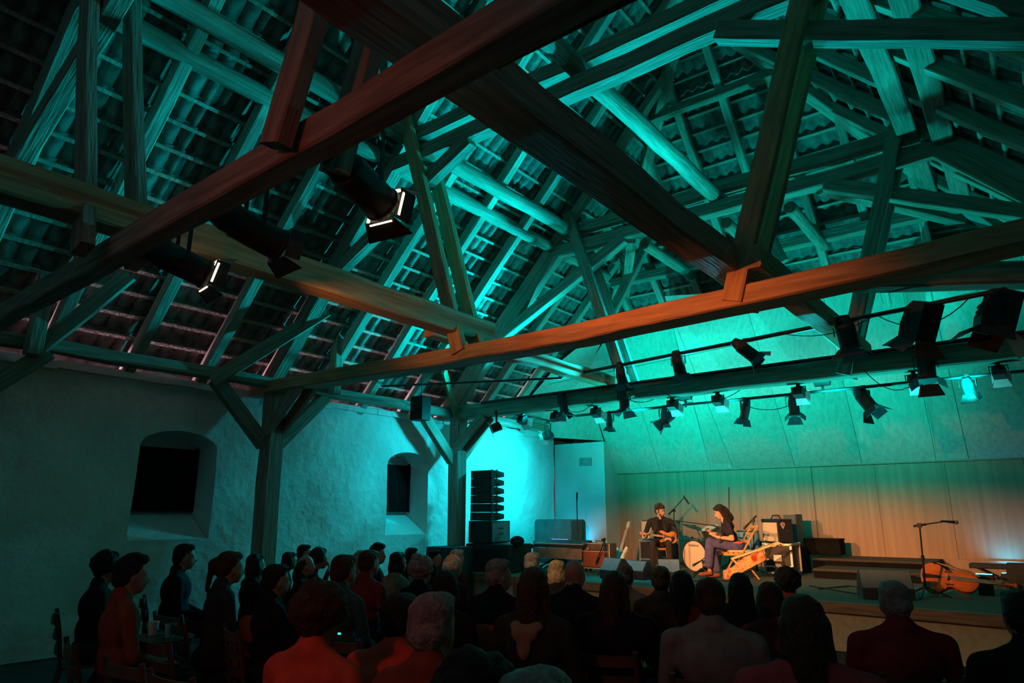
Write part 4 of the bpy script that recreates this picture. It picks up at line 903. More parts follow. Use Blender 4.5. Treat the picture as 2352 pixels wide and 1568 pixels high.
# ================================================================== PEOPLE
SKIN = mat('skin', (.62, .33, .20), .55, var=.08, scale=8)
SKIN2 = mat('skin_shaded', (.34, .20, .14), .55, var=.08, scale=8)  # darkened skin copy, the listeners' shade put into the colour
def fabric(name, col, var=.18): return mat('fabric_' + name, col, .9, var=var, scale=14, bump=.25, bscale=18, spec=.1)
def hairm(name, col): return mat('hair_' + name, col, .6, var=.4, scale=30, bump=.8, bscale=60, spec=.25)
H_BLK, H_BRN, H_GRY, H_BLD, H_WHT = hairm('black', (.012, .010, .009)), hairm('brown', (.045, .026, .015)), hairm('grey', (.20, .19, .18)), hairm('blond', (.30, .22, .13)), hairm('white', (.42, .38, .33))
def cap_mesh(b, p0, p1, r0, r1, n=10):
    p0, p1 = Vector(p0), Vector(p1); d = p1 - p0; L = max(d.length, 1e-4); prof = []
    for i in range(5): a = math.pi / 2 * (1 - i / 4); prof.append((-r0 * math.sin(a), max(1e-4, r0 * math.cos(a))))
    for i in range(5): a = math.pi / 2 * i / 4; prof.append((L + r1 * math.sin(a), max(1e-4, r1 * math.cos(a))))
    b.lathe(prof, p0, d if d.length > 1e-4 else (0, 0, 1), n)
class Body:
    def __init__(s): s.p = []; s.b = MB()
    def cap(s, p0, p1, r0, r1, lab): s.p.append(('c', Vector(p0), Vector(p1), r0, r1, lab)); cap_mesh(s.b, p0, p1, r0, r1); return s
    def ell(s, c, r, lab, R=None): s.p.append(('e', Vector(c), Vector(r), R, None, lab)); s.b.ell(c, r, R, 16, 10); return s
    def hand(s, w, d, n, side, lab=0, k=1., curl=.9):
        """wrist w, pointing d, palm normal n; thumb on +-side"""
        w, d, n = Vector(w), Vector(d).normalized(), Vector(n).normalized(); sd = d.cross(n).normalized() * side
        s.ell(w + d * .045 * k, (.042 * k, .040 * k, .020 * k), lab, Matrix((d, sd, n)).transposed())
        for i, (o, ln) in enumerate(((.030, .068), (.010, .076), (-.010, .070), (-.030, .055))):
            q = w + d * .075 * k + sd * o * k; dd = d.copy(); r = .0105 * k
            for j in range(3):
                dd = (dd * math.cos(curl * .62) + n * math.sin(curl * .62)) if j else (d * math.cos(curl * .3) + n * math.sin(curl * .3)); nn = (n * math.cos(curl * .62) - d * math.sin(curl * .62))
                q2 = q + dd.normalized() * ln * k * (.45, .32, .25)[j]; s.cap(q, q2, r, r * .9, lab); q = q2; r *= .92
        t0 = w + d * .02 * k + sd * .03 * k; t1 = t0 + (d * .5 + sd * .75 + n * .3).normalized() * .045 * k; t2 = t1 + (d * .85 + sd * .1 + n * .5).normalized() * .035 * k
        s.cap(t0, t1, .013 * k, .012 * k, lab); s.cap(t1, t2, .012 * k, .009 * k, lab); return s
    def label(s, C):
        best = np.full(len(C), 1e9); lab = np.zeros(len(C), int)
        for q in s.p:
            if q[0] == 'c':
                a, b = np.array(q[1]), np.array(q[2]); ab = b - a; t = np.clip(((C - a) @ ab) / max(ab @ ab, 1e-9), 0, 1); d = np.linalg.norm(C - a - t[:, None] * ab, axis=1) - (q[3] + (q[4] - q[3]) * t)
            else:
                X = C - np.array(q[1]); 
                if q[3] is not None: X = X @ np.array(q[3])
                r = np.array(q[2]); k0 = np.linalg.norm(X / r, axis=1); d = (k0 - 1) * r.min()
            m = d < best; best[m] = d[m]; lab[m] = q[5]
        return lab
    def mesh(s, name, voxel, mats, disp=0., seed=0):
        o = s.b.build(name, mats[0]); m = o.modifiers.new('r', 'REMESH'); m.mode = 'VOXEL'; m.voxel_size = voxel
        sm = o.modifiers.new('s', 'SMOOTH'); sm.iterations = 4 if voxel < .012 else 3; sm.factor = .5
        me = evaluated(o, name); bpy.data.objects.remove(o, do_unlink=True)
        n = len(me.polygons); C = np.zeros(n * 3); me.polygons.foreach_get('center', C); lab = s.label(C.reshape(-1, 3))
        me.materials.clear()
        for q in mats: me.materials.append(q)
        me.polygons.foreach_set('material_index', np.clip(lab, 0, len(mats) - 1).astype(np.int32)); me.polygons.foreach_set('use_smooth', [True] * n)
        if disp:
            nv = len(me.vertices); P = np.zeros(nv * 3); me.vertices.foreach_get('co', P); P = P.reshape(-1, 3); Nn = np.zeros(nv * 3); me.vertices.foreach_get('normal', Nn); Nn = Nn.reshape(-1, 3)
            f = np.sin(P[:, 0] * 95 + seed) * np.sin(P[:, 1] * 83 + 2 * seed) * np.sin(P[:, 2] * 71 + 3) + .6 * np.sin(P[:, 0] * 170 + P[:, 2] * 60)
            me.vertices.foreach_set('co', (P + Nn * (f * disp)[:, None]).ravel())
        me.update(); return me
def Rz(a): return Matrix.Rotation(a, 3, 'Z')
def head(b, c, R, k=1., beard=None):
    c = Vector(c); f = lambda x, y, z: c + R @ (Vector((x, y, z)) * k)
    b.ell(f(0, -.008, .03), (.076 * k, .096 * k, .092 * k), 0, R).ell(f(0, .028, -.03), (.060 * k, .066 * k, .082 * k), 0, R).ell(f(0, .055, -.085), (.036 * k, .032 * k, .028 * k), 0, R)
    b.cap(f(0, .092, .005), f(0, .110, -.028), .010 * k, .014 * k, 0).cap(f(-.03, .083, .022), f(.03, .083, .022), .012 * k, .012 * k, 0)
    b.cap(f(-.018, .09, -.058), f(.018, .09, -.058), .010 * k, .010 * k, 0)
    for s in (-1, 1): b.ell(f(s * .078, -.005, -.012), (.012 * k, .02 * k, .032 * k), 0, R)
def seated(pose, wide=1., turn=0., lean=0.):
    """facing +y, seat at .45 m, head top at 1.31 m"""
    b = Body(); w = wide; L = lambda z: (z - .55) * lean          # forward lean
    b.ell((0, -.01, .545), (.175 * w, .14, .115), 2).ell((0, L(.7), .69), (.158 * w, .122 * w, .17), 1).ell((0, -.01 + L(.88), .885), (.182 * w, .122 * w, .165), 1)
    sh = .165 * w
    b.cap((-sh, -.015 + L(.985), .985), (sh, -.015 + L(.985), .985), .066, .066, 1)
    for s in (-1, 1): b.cap((s * .03, -.02 + L(1.06), 1.065), (s * sh * .85, -.015 + L(1.0), 1.0), .045, .05, 1)
    nb, hc = Vector((0, -.01 + L(1.04), 1.04)), Vector((0, .022 + L(1.19), 1.185))
    b.cap(nb + Vector((0, .012, .05)), hc - Vector((0, .02, .04)), .056, .054, 0).cap(nb + Vector((-.02, -.022, -.01)), nb + Vector((.02, -.022, .035)), .062, .060, 1).cap(nb + Vector((.02, -.01, -.01)), nb + Vector((-.02, .0, .03)), .064, .062, 1); R = Rz(turn) @ Matrix.Rotation(-lean * .4, 3, 'X'); head(b, hc, R)
    for s in (-1, 1):
        S = Vector((s * (sh + .035), -.01 + L(.98), .975))
        if pose == 'lap': E, Wr = Vector((s * (sh + .085), .04 + L(.73), .725)), Vector((s * .085, .27 + L(.64), .635))
        elif pose == 'cross': E, Wr = Vector((s * (sh + .07), .08 + L(.75), .74)), Vector((-s * .06, .19 + L(.76), .765 + .03 * s))
        else: E, Wr = (Vector((s * (sh + .05), .12 + L(.73), .72)), Vector((s * .05, .17 + L(1.0), 1.02)) if s > 0 else Vector((s * .05, .22 + L(.7), .68)))
        b.cap(S, E, .056 * w, .046, 1).cap(E, Wr, .045, .033, 1)
        d = (Vector((-s * .5, .8, -.1)) if pose == 'lap' else Vector((-s, .1, .1)) if pose == 'cross' else Vector((-s * .2, .2, .9 if s > 0 else -.2)))
        b.hand(Wr, d, (0, 0, -1) if pose == 'lap' else (0, -1, -.1), s, 0, 1.0, .7)
        hip, kn, an = Vector((s * .095, .02, .53)), Vector((s * .115, .46, .515)), Vector((s * .11, .43, .10))
        b.cap(hip, kn, .088 * w, .062, 2).cap(kn, an, .060, .042, 2).cap(an + Vector((0, -.02, -.045)), an + Vector((0, .15, -.06)), .042, .036, 3)
    return b
def hair(style, seed=1):
    b = Body(); r = random.Random(seed)
    c = Vector((0, .022, 1.185)); E = lambda x, y, z, a, bb, cc: b.ell(c + Vector((x, y, z)), (a, bb, cc), 0)
    if style != 'fringe': E(0, -.022, .058, .085, .094, .078)
    E(0, -.055, -.002, .078, .060, .075)
    for s in (-1, 1): E(s * .060, -.03, .02, .028, .055, .06)
    if style == 'short': E(0, .03, .10, .066, .060, .030)
    if style == 'quiff': E(0, .045, .105, .064, .055, .036); E(.02, .0, .125, .05, .06, .03)
    if style in ('long', 'pony', 'bob', 'bun'): E(0, .025, .095, .066, .065, .034)
    if style == 'long':
        b.cap(c + Vector((0, -.075, .02)), c + Vector((0, -.10, -.25)), .075, .06, 0); 
        for s in (-1, 1): b.cap(c + Vector((s * .062, -.035, .02)), c + Vector((s * .085, -.05, -.24)), .04, .032, 0)
    if style == 'bob':
        E(0, -.06, -.05, .088, .06, .085)
        for s in (-1, 1): E(s * .072, -.01, -.035, .03, .055, .09)
    if style == 'pony': E(0, -.115, .05, .035, .035, .035); b.cap(c + Vector((0, -.135, .045)), c + Vector((0, -.155, -.16)), .034, .016, 0)
    if style == 'bun': E(0, -.09, .10, .045, .045, .042)
    if style == 'curly':
        for i in range(70):
            a, z = r.uniform(0, 6.28), r.uniform(-.5, 1); q = math.sqrt(max(0, 1 - z * z)); d = Vector((q * math.cos(a), q * math.sin(a), z))
            if d.y > .45 and d.z < .62: continue
            p = Vector((0, -.018, .045)) + Vector((d.x * .092, d.y * .10, d.z * .092)); E(p.x, p.y, p.z, .034, .034, .034)
    return b.mesh('hair', .011 if style != 'curly' else .013, [H_BLK], .0035 if style in ('short', 'quiff', 'curly', 'fringe') else .002, seed)
TOPS = {k: fabric(k, c) for k, c in dict(black=(.012, .012, .014), charcoal=(.03, .03, .034), navy=(.015, .02, .04), red=(.58, .085, .05), rust=(.20, .05, .03), maroon=(.16, .02, .025), beige=(.17, .17, .16), tan=(.26, .18, .13), teal=(.03, .07, .075), olive=(.06, .07, .04), rose=(.30, .06, .07), cream=(.26, .18, .12), denim=(.06, .08, .13)).items()}
TRO = fabric('trousers', (.022, .022, .028)); SHOE = mat('shoe_leather', (.02, .016, .014), .5)
BODY = {}
for key, args in dict(lap=('lap', 1., 0, 0), wide=('lap', 1.16, 0, .05), cross=('cross', 1.08, 0, 0), chin=('chin', 1., 0, .22), slim=('lap', .9, 0, .08), turned=('lap', 1.05, R_(-28), 0), turnedl=('cross', .98, R_(24), .04)).items():
    BODY[key] = (seated(*args).mesh('audience_body', .0155, [SKIN2, TOPS['black'], TRO, SHOE]), args[2], args[3])
HAIR = {k: hair(k, i + 1) for i, k in enumerate(('short', 'quiff', 'long', 'bob', 'pony', 'bun', 'curly', 'fringe'))}
def person(label, px, py, zt, body, hs, hm, top, yaw=0., extra=None, group='seated listeners'):
    s = zt / 1.31; P = at(px, py, 2, zt); me, turn, lean = BODY[body]
    f = math.atan2(-(-4.6 - P.x), 12.8 - P.y) + R_(yaw)
    root = Vector((P.x, P.y, 0)) - Rz(f) @ Vector((0, .03 + lean * .65, 0)) * s
    t = thing('person', label, 'person', (root.x, root.y, 0), f, group); t.scale = (s, s, s)
    b = bpy.data.objects.new('body', me); COL.objects.link(b); b.parent = t
    b.material_slots[1].link = 'OBJECT'; b.material_slots[1].material = TOPS[top]
    if hs:
        h = bpy.data.objects.new('hair', HAIR[hs]); COL.objects.link(h); h.parent = t
        h.material_slots[0].link = 'OBJECT'; h.material_slots[0].material = hm
        hc = Vector((0, .022 + lean * .64, 1.185)); h.matrix_basis = Matrix.Translation(hc) @ Matrix.Rotation(turn, 4, 'Z') @ Matrix.Rotation(-lean * .4, 4, 'X') @ Matrix.Translation((0, -.022, -1.185))
    return t, root, f, s

# ---- wooden chairs
M_CHW = mat('dark_chair_wood', (.075, .045, .028), .45, var=.3, scale=4, stretch=(1, 6, 6), spec=.35)
def chair_proto():
    t = thing('wooden_chair', 'x', 'chair')
    MB().prism([(-.20, 0), (.20, 0), (.215, .40), (-.215, .40)], (0, -.2, .43), (1, 0, 0), (0, 1, 0), .022).build('seat', M_CHW, t, bevel=.006)
    for s in (-1, 1):
        MB().bar((s * .19, .18, 0), (s * .185, .17, .43), .034, .034).build('leg', M_CHW, t)
        MB().tube([(s * .19, -.28, 0), (s * .195, -.2, .42), (s * .20, -.245, .70), (s * .20, -.29, .88)], .018, 6).build('back_post', M_CHW, t)
        MB().bar((s * .19, -.24, .22), (s * .187, .17, .22), .018, .024).build('stretcher', M_CHW, t)
    MB().bar((-.185, .17, .18), (.185, .17, .18), .018, .024).build('stretcher', M_CHW, t)
    for z, y in ((.58, -.222), (.70, -.245), (.82, -.275)):
        b = MB(); n = 6; P = []
        for i in range(n + 1):
            x = -.2 + .4 * i / n; yy = y - .035 * (1 - (x / .2) ** 2)
            for dy, dz in ((-.008, -.032), (.008, -.032), (.008, .032), (-.008, .032)): P.append((x, yy + dy, z + dz))
        b.add(P, [(i * 4 + j, i * 4 + (j + 1) % 4, (i + 1) * 4 + (j + 1) % 4, (i + 1) * 4 + j) for i in range(n) for j in range(4)] + [(3, 2, 1, 0), (n * 4, n * 4 + 1, n * 4 + 2, n * 4 + 3)]); b.build('back_slat', M_CHW, t)
    return t
CH0 = chair_proto(); ch_used = [False]
def chair(x, y, rz, label, group):
    o = CH0 if not ch_used[0] else copy_tree(CH0); ch_used[0] = True
    o.location = (x, y, 0); o.rotation_euler = (0, 0, rz); o['label'] = label; o['group'] = group; return o
AUD = [
 ('person with full dark hair in black seated farthest left', 255, 1272, 1.34, 'wide', 'curly', H_BLK, 'black', -8),
 ('person with short dark hair and dim red shirt second from left', 310, 1278, 1.40, 'lap', 'quiff', H_BLK, 'rust', -10),
 ('tall person in a dark coat sitting higher left of the thick post', 430, 1250, 1.38, 'wide', 'short', H_BLK, 'black', -12),
 ('person with a clipped up ponytail left of the thick post', 535, 1267, 1.385, 'slim', 'pony', H_BRN, 'charcoal', -8),
 ('person with round dark hair just left of the thick post foot', 592, 1272, 1.27, 'lap', 'bob', H_BLK, 'black', 0),
 ('person with dark hair in front of the thick post foot', 640, 1297, 1.305, 'cross', 'short', H_BLK, 'black', -15),
 ('person with short black hair farthest back right of the thick post', 702, 1251, 1.259, 'lap', 'short', H_BLK, 'black', -10),
 ('person with dark hair half hidden right of the thick post', 668, 1268, 1.20, 'slim', 'bob', H_BLK, 'charcoal', 0),
 ('bald person in black looking right beyond the thick post', 706, 1274, 1.241, 'lap', 'fringe', H_BRN, 'black', -25),
 ('curly haired person raising a hand before the plaster wall', 738, 1262, 1.251, 'chin', 'curly', H_BRN, 'black', -12),
 ('person with short hair and teal top between post and niche', 795, 1275, 1.37, 'lap', 'short', H_BRN, 'teal', 0),
 ('person with long fair hair below the left of the second niche', 833, 1264, 1.197, 'slim', 'long', H_BLD, 'tan', 5),
 ('person with short brown hair and maroon jumper', 852, 1264, 1.342, 'wide', 'short', H_BRN, 'maroon', 0),
 ('person with black hair in profile below the second niche', 870, 1250, 1.311, 'turned', 'quiff', H_BLK, 'black', -15),
 ('person with a dark bob and a tan grey jumper', 917, 1268, 1.267, 'lap', 'bob', H_BLK, 'tan', 0),
 ('person with dark hair far back below the right of the niche', 948, 1258, 1.20, 'lap', 'short', H_BLK, 'charcoal', -15),
 ('grey curly haired person left of the bespectacled profile', 972, 1281, 1.293, 'lap', 'curly', H_GRY, 'black', 0),
 ('person in profile with dark hair beside the black bass cabinet', 1000, 1263, 1.20, 'turned', 'short', H_BLK, 'black', -10),
 ('person with greying hair behind the white haired one', 1052, 1262, 1.256, 'lap', 'short', H_GRY, 'black', 5),
 ('white haired balding person in a dark jacket before the black cabinet', 1042, 1271, 1.296, 'wide', 'fringe', H_WHT, 'navy', -12),
 ('person with full dark hair below the white haired one', 1028, 1311, 1.311, 'lap', 'bob', H_BLK, 'black', 0),
 ('near person with bushy hair and a bright red lit shirt, leftmost of three', 745, 1346, 1.38, 'lap', 'curly', H_BRN, 'red', 0),
 ('near person with dark hair and the brightest red shirt, middle of three', 925, 1364, 1.305, 'wide', 'short', H_BLK, 'red', 0),
 ('near grey haired person in a dark reddish top, right of three', 1003, 1363, 1.385, 'lap', 'short', H_GRY, 'rust', -6),
 ('grey cropped person in black turning right before the stage edge', 1148, 1285, 1.334, 'turned', 'short', H_GRY, 'black', -6),
 ('person with greying hair before the keyboards', 1225, 1269, 1.272, 'lap', 'short', H_GRY, 'charcoal', 0),
 ('person with wavy dark hair and a cream hood down the back', 1230, 1303, 1.37, 'lap', 'long', H_BRN, 'charcoal', 0),
 ('person with a blond bob left of the bald head', 1281, 1287, 1.244, 'slim', 'bob', H_BLD, 'black', 0),
 ('bald person in a dark jacket before the brown amplifier', 1321, 1283, 1.345, 'wide', None, H_BLK, 'black', 0),
 ('person with long wavy hair in black before the low monitor', 1413, 1312, 1.315, 'wide', 'long', H_BRN, 'black', 0),
 ('person with dark hair half hidden behind the long haired one', 1437, 1297, 1.214, 'lap', 'short', H_BLK, 'charcoal', 0),
 ('person with cropped black hair below the guitarist', 1518, 1301, 1.253, 'lap', 'short', H_BLK, 'black', 0),
 ('person with long dark hair and a dull maroon top', 1566, 1311, 1.263, 'lap', 'long', H_BLK, 'maroon', 0),
 ('near person with short hair and a beige grey jumper', 1629, 1328, 1.33, 'wide', 'short', H_BRN, 'beige', 0),
 ('person with straight long black hair below the painted instrument', 1698, 1316, 1.236, 'wide', 'long', H_BLK, 'black', 0),
 ('person with light brown hair leaning to the curly haired neighbour', 1766, 1337, 1.25, 'slim', 'bob', H_BRN, 'maroon', 0),
 ('person with a big mop of black curls below the flight case', 1806, 1308, 1.225, 'lap', 'curly', H_BLK, 'maroon', 0),
 ('near person with shoulder length hair in a rose patterned top', 1838, 1367, 1.36, 'wide', 'long', H_BRN, 'rose', 0),
 ('near grey cropped person in maroon before the right monitor wedge', 2047, 1335, 1.31, 'wide', 'short', H_GRY, 'maroon', 0),
 ('near person with short dark hair in black at the right edge', 2335, 1356, 1.33, 'wide', 'short', H_BLK, 'black', 0),
 ('dark head with unruly hair at the bottom edge left of centre', 1100, 1512, 1.307, 'lap', 'curly', H_BLK, 'black', 0),
 ('grey head just showing at the bottom edge', 1232, 1541, 1.40, 'lap', 'short', H_GRY, 'navy', 0)]
for a in AUD:
    t, root, f, s = person(*a)
    chair(root.x, root.y, f, 'chair under the ' + ' '.join(a[0].split(',')[0].split()[:13]), 'occupied audience chairs')
    if 'cream hood' in a[0]:
        hb = Body(); hb.ell((0, -.135, .965), (.085, .04, .05), 0).ell((0, -.145, .90), (.045, .03, .075), 0).cap((-.075, -.10, 1.0), (.075, -.10, 1.0), .03, .03, 0)
        h = link('hood', hb.mesh('hood', .013, [TOPS['cream']]), None); h.parent = t
    if 'raising a hand' in a[0]: pass
# empty chairs in the rows at the front of the picture
pp = at(781, 1447, 2, .92)
for x, y, l in ((-1.95, 3.05, 'left of three in the empty row before the beige jumper'), (-1.42, 3.05, 'middle of three in the empty row before the beige jumper'), (-.89, 3.05, 'right of three in the empty row before the beige jumper'),
                (-1.25, 2.25, 'nearest the camera, left of a pair'), (-.72, 2.25, 'nearest the camera, right of a pair'), (pp.x - .02, pp.y + .275, 'left of the brightest red shirt'), (-.45, 3.9, 'just left of the maroon shirt at the right'), (.1, 3.9, 'between the maroon shirt and the right edge'),
                (-6.1, 3.4, 'beside the small table at the far left'), (-5.0, 2.75, 'right of the small table at the far left'), (-4.4, 2.3, 'lower left, left of a pair'), (-3.85, 2.3, 'lower left, right of a pair')):
    chair(x, y, R_(4), 'empty slatted wooden chair ' + l, 'empty audience chairs')
def coat_chair(label, px, py, m, z=.93):
    p = at(px, py, 2, z); c = chair(p.x, p.y + .27, R_(6), 'dark wooden chair under the ' + ' '.join(label.split()[:10]), 'chairs with jackets')
    b = Body(); b.cap((-.17, -.26, .85), (.17, -.26, .85), .06, .06, 0).ell((0, -.30, .70), (.22, .06, .22), 0).ell((0, -.21, .72), (.2, .035, .18), 0).ell((0, -.29, .48), (.2, .05, .16), 0)
    for s in (-1, 1): b.cap((s * .2, -.28, .84), (s * .25, -.28, .46), .05, .04, 0)
    o = link('jacket', b.mesh('jacket', .014, [m], .004, 5), None); o.location = (p.x, p.y + .27, 0); o.rotation_euler = (0, 0, R_(6)); tag(o, label, 'jacket'); return o
coat_chair('rust red jacket draped over an empty chair right of the grey haired man', 1138, 1428, TOPS['rust'])
coat_chair('dull red jacket draped over a chair left of the bushy haired listener', 597, 1408, TOPS['rust'])
# phone and cups
p = at(781, 1447, 2, .92); p.z = .90; t = thing('phone', 'small phone with a glowing cyan screen propped on a chair back', 'phone', p)
MB().box(p, (.07, .012, .05), frame((1, .3, 0))).build('case', M_BLK, t); MB().box(p + Vector((-.0, -.009, .0)), (.03, .006, .012), frame((1, .3, 0))).build('screen', mat('phone_screen', (.1, .5, .5), .3, emit=(.05, .9, .8), es=1.2), t)
pt = at(366, 1462, 2, .74); t = thing('small_table', 'small round dark table holding two pale cups at the far left', 'table', (pt.x, pt.y, 0))
MB().lathe([(0, .26), (.025, .26), (.03, .25)], (pt.x, pt.y, .71), (0, 0, 1), 24).build('table_top', M_CHW, t); MB().cyl((pt.x, pt.y, .02), (pt.x, pt.y, .71), .03, n=10).build('leg', M_BLK, t); MB().lathe([(0, .18), (.02, .17)], (pt.x, pt.y, 0), (0, 0, 1), 20).build('foot', M_BLK, t)
for i, px in enumerate((346, 391)):
    c = at(px, 1452, 2, .742); c = Vector((pt.x + (-.12, .1)[i], pt.y + (.0, .03)[i], .742))
    t = thing('paper_cup', ('left', 'right')[i] + ' pale cup on the small table', 'cup', c)
    MB().lathe([(0, .03), (.10, .042), (.10, .038), (.01, .027)], c, (0, 0, 1), 18).build('cup', mat('pale_paper', (.6, .55, .5), .7), t, smooth=True); MB().lathe([(.095, .041), (.095, .044), (.104, .044), (.104, .040)], c, (0, 0, 1), 18, caps=False).build('rim', mat('pale_paper', (.6, .55, .5)), t)

# ---- the guitarist
gy = 13.0; gp = at(1522, 1300, 1, gy); GR = Vector((gp.x, gy, ZS)); ga = R_(-158)
t = thing('person', 'bearded guitarist in a dark jacket seated on stage smiling to his side', 'person', GR, ga)
b = Body()
b.ell((0, -.02, .54), (.165, .13, .11), 2).ell((0, .0, .67), (.155, .115, .16), 1).ell((0, .0, .84), (.185, .12, .155), 1)
b.cap((-.175, -.01, .945), (.175, -.01, .945), .062, .062, 1)
for s in (-1, 1): b.cap((s * .03, -.01, 1.01), (s * .15, -.01, .955), .04, .05, 1)
b.cap((0, 0, .985), (0, .02, 1.09), .055, .054, 0)
GH = Vector((0, .035, 1.135)); GT = R_(-62); RG = Rz(R_(-58)) @ Matrix.Rotation(R_(-6), 3, 'X'); RG = Rz(R_(58)) @ Matrix.Rotation(R_(-6), 3, 'X')
head(b, GH, RG, .98)
# collar and open jacket fronts
for s in (-1, 1): b.cap((s * .05, .07, 1.0), (s * .11, .125, .74), .026, .03, 1)
b.cap((.21, -.01, .93), (.30, .10, .69), .058, .05, 1).cap((.30, .10, .69), (.27, .30, .655), .05, .038, 1).hand((.27, .315, .655), (-.25, .55, .5), (-.7, .3, -.4), -1, 0, 1.0, 1.15)
b.cap((-.21, -.01, .93), (-.32, .08, .70), .058, .05, 1).cap((-.32, .08, .70), (-.22, .30, .60), .05, .038, 1).hand((-.215, .315, .60), (.75, .35, .0), (.1, -.9, .0), 1, 0, 1.0, .8)
for s, kx in ((-1, -.16), (1, .14)):
    b.cap((s * .09, .02, .53), (kx, .44, .53), .085, .062, 2).cap((kx, .44, .53), (kx + s * .02, .42, .10), .062, .048, 2).cap((kx + s * .02, .40, .045), (kx + s * .05, .58, .035), .042, .036, 3)
M_JKT = fabric('jacket', (.035, .030, .030)); bo = link('body', b.mesh('guitarist_body', .0085, [SKIN, M_JKT, fabric('dark_trousers', (.045, .035, .033)), SHOE]), None); bo.parent = t
hb = Body(); c = Vector((0, -.01, .05)); r = random.Random(5)
hb.ell((0, -.02, .06), (.082, .092, .072), 0).ell((0, -.055, .0), (.074, .055, .06), 0)
for i in range(34):
    a, z = r.uniform(0, 6.28), r.uniform(.1, 1); q = math.sqrt(1 - z * z); hb.ell(Vector((.078 * q * math.cos(a), -.01 + .088 * q * math.sin(a), .055 + .085 * z)), (.024, .026, .026), 0)
hb.cap((-.068, .02, .03), (-.066, .03, -.03), .014, .010, 0).cap((.068, .02, .03), (.066, .03, -.03), .014, .010, 0)
ho = link('hair', hb.mesh('guitarist_hair', .0085, [hairm('tousled', (.07, .035, .018))], .004, 3), None); ho.parent = t; ho.matrix_basis = Matrix.Translation(GH) @ RG.to_4x4()
bb = Body(); bb.ell((0, .055, -.088), (.040, .036, .026), 0).cap((-.045, .045, -.06), (.045, .045, -.06), .022, .022, 0); 
bo2 = link('beard', bb.mesh('beard', .008, [hairm('stubble', (.14, .065, .035))]), None); bo2.parent = t; bo2.matrix_basis = Matrix.Translation(GH) @ RG.to_4x4()
def face(t, HC, R, k=1.):
    for s in (-1, 1):
        o = MB().ell(HC + R @ Vector((s * .030, .087, .006)) * k, (.009 * k, .007 * k, .005 * k), nu=10, nv=6).build('eye', mat('eye_dark', (.03, .02, .015), .2), None); o.parent = t
        o = MB().cyl(HC + R @ Vector((s * .016, .095, .028)) * k, HC + R @ Vector((s * .046, .086, .027)) * k, .0045, n=6).build('eyebrow', H_BRN, None); o.parent = t
    o = MB().tube([HC + R @ Vector((x, .100 - abs(x) * .5, -.060 + abs(x) * .25)) * k for x in (-.024, -.012, 0, .012, .024)], .0042, 6).build('mouth', mat('lips', (.30, .10, .08), .5), None); o.parent = t
face(t, GH, RG, .98)
o = MB().prism([(-.05, 0), (.05, 0), (.035, -.22), (-.035, -.22)], (0, .118, .965), (1, 0, 0), (0, -.06, 1), -.012).build('black_t_shirt', TOPS['black'], None); o.parent = t
tg = thing('electric_guitar', 'amber sunburst electric guitar in the hands of the guitarist', 'guitar')
eguitar(tg, mat('amber_burst', (.50, .17, .025), .3, var=.6, scale=5), mat('neck_maple', (.50, .24, .10), .4), .56)
MG = Matrix.Translation(GR) @ Matrix.Rotation(ga, 4, 'Z'); xg = Vector((1, .06, .13)).normalized(); yg = Vector((.1, -.05, -1)); zg = xg.cross(yg).normalized(); yg = zg.cross(xg)
tg.matrix_basis = MG @ Matrix.Translation((-.16, .255, .645)) @ Matrix((xg, yg, zg)).transposed().to_4x4() @ Matrix.Scale(.76, 4)
ts = thing('stool', 'wooden stool with orange legs under the guitarist', 'stool', GR, ga)
M_ORW = mat('orange_beech', (.55, .25, .07), .45, var=.2, scale=4, stretch=(6, 6, 1))
def loc(o, t): o.parent = t; o.matrix_parent_inverse = Matrix.Identity(4); return o
loc(MB().lathe([(0, .18), (.03, .185), (.035, .17)], (0, -.02, .40), (0, 0, 1), 24).build('seat', M_ORW), ts)
for a in range(4): loc(MB().cyl((.22 * math.cos(a * 1.57 + .78), -.02 + .22 * math.sin(a * 1.57 + .78), 0), (.13 * math.cos(a * 1.57 + .78), -.02 + .13 * math.sin(a * 1.57 + .78), .40), .016, .02, n=8).build('leg', M_ORW), ts)
for a in range(4): loc(MB().cyl((.18 * math.cos(a * 1.57 + .78), -.02 + .18 * math.sin(a * 1.57 + .78), .18), (.18 * math.cos(a * 1.57 + 2.35), -.02 + .18 * math.sin(a * 1.57 + 2.35), .18), .010, n=6).build('rung', M_ORW), ts)

# ---- the seated woman
wy = 12.35; wp = at(1694, 1290, 1, wy); WR = Vector((wp.x, wy, ZS)); wa = R_(122)
t = thing('person', 'woman with long dark hair in navy trousers bent over a dark instrument', 'person', WR, wa)
b = Body()
b.ell((0, .0, .54), (.165, .14, .11), 2).ell((0, .07, .66), (.135, .105, .15), 1).ell((0, .13, .82), (.155, .105, .14), 1)
b.cap((-.14, .155, .915), (.14, .155, .915), .056, .056, 1)
for s in (-1, 1): b.cap((s * .03, .17, .985), (s * .12, .16, .925), .036, .046, 1)
b.cap((0, .17, .95), (0, .215, 1.06), .050, .048, 0)
WH = Vector((0, .245, 1.115)); RW = Rz(R_(6)) @ Matrix.Rotation(R_(-24), 3, 'X'); head(b, WH, RW, .95)
# near (left) arm: short sleeve, bare forearm reaching to the knee
b.cap((-.175, .15, .90), (-.215, .12, .76), .052, .052, 1).cap((-.215, .12, .755), (-.225, .105, .665), .042, .040, 0).cap((-.225, .105, .665), (-.13, .345, .69), .040, .027, 0).hand((-.125, .355, .695), (.25, .75, .55), (.6, .3, -.4), -1, 0, .95, .65)
b.cap((.175, .15, .90), (.235, .17, .70), .050, .048, 1).cap((.235, .17, .70), (.13, .40, .76), .040, .028, 0).hand((.125, .41, .765), (-.4, .6, .5), (-.5, .3, -.5), 1, 0, .95, .8)
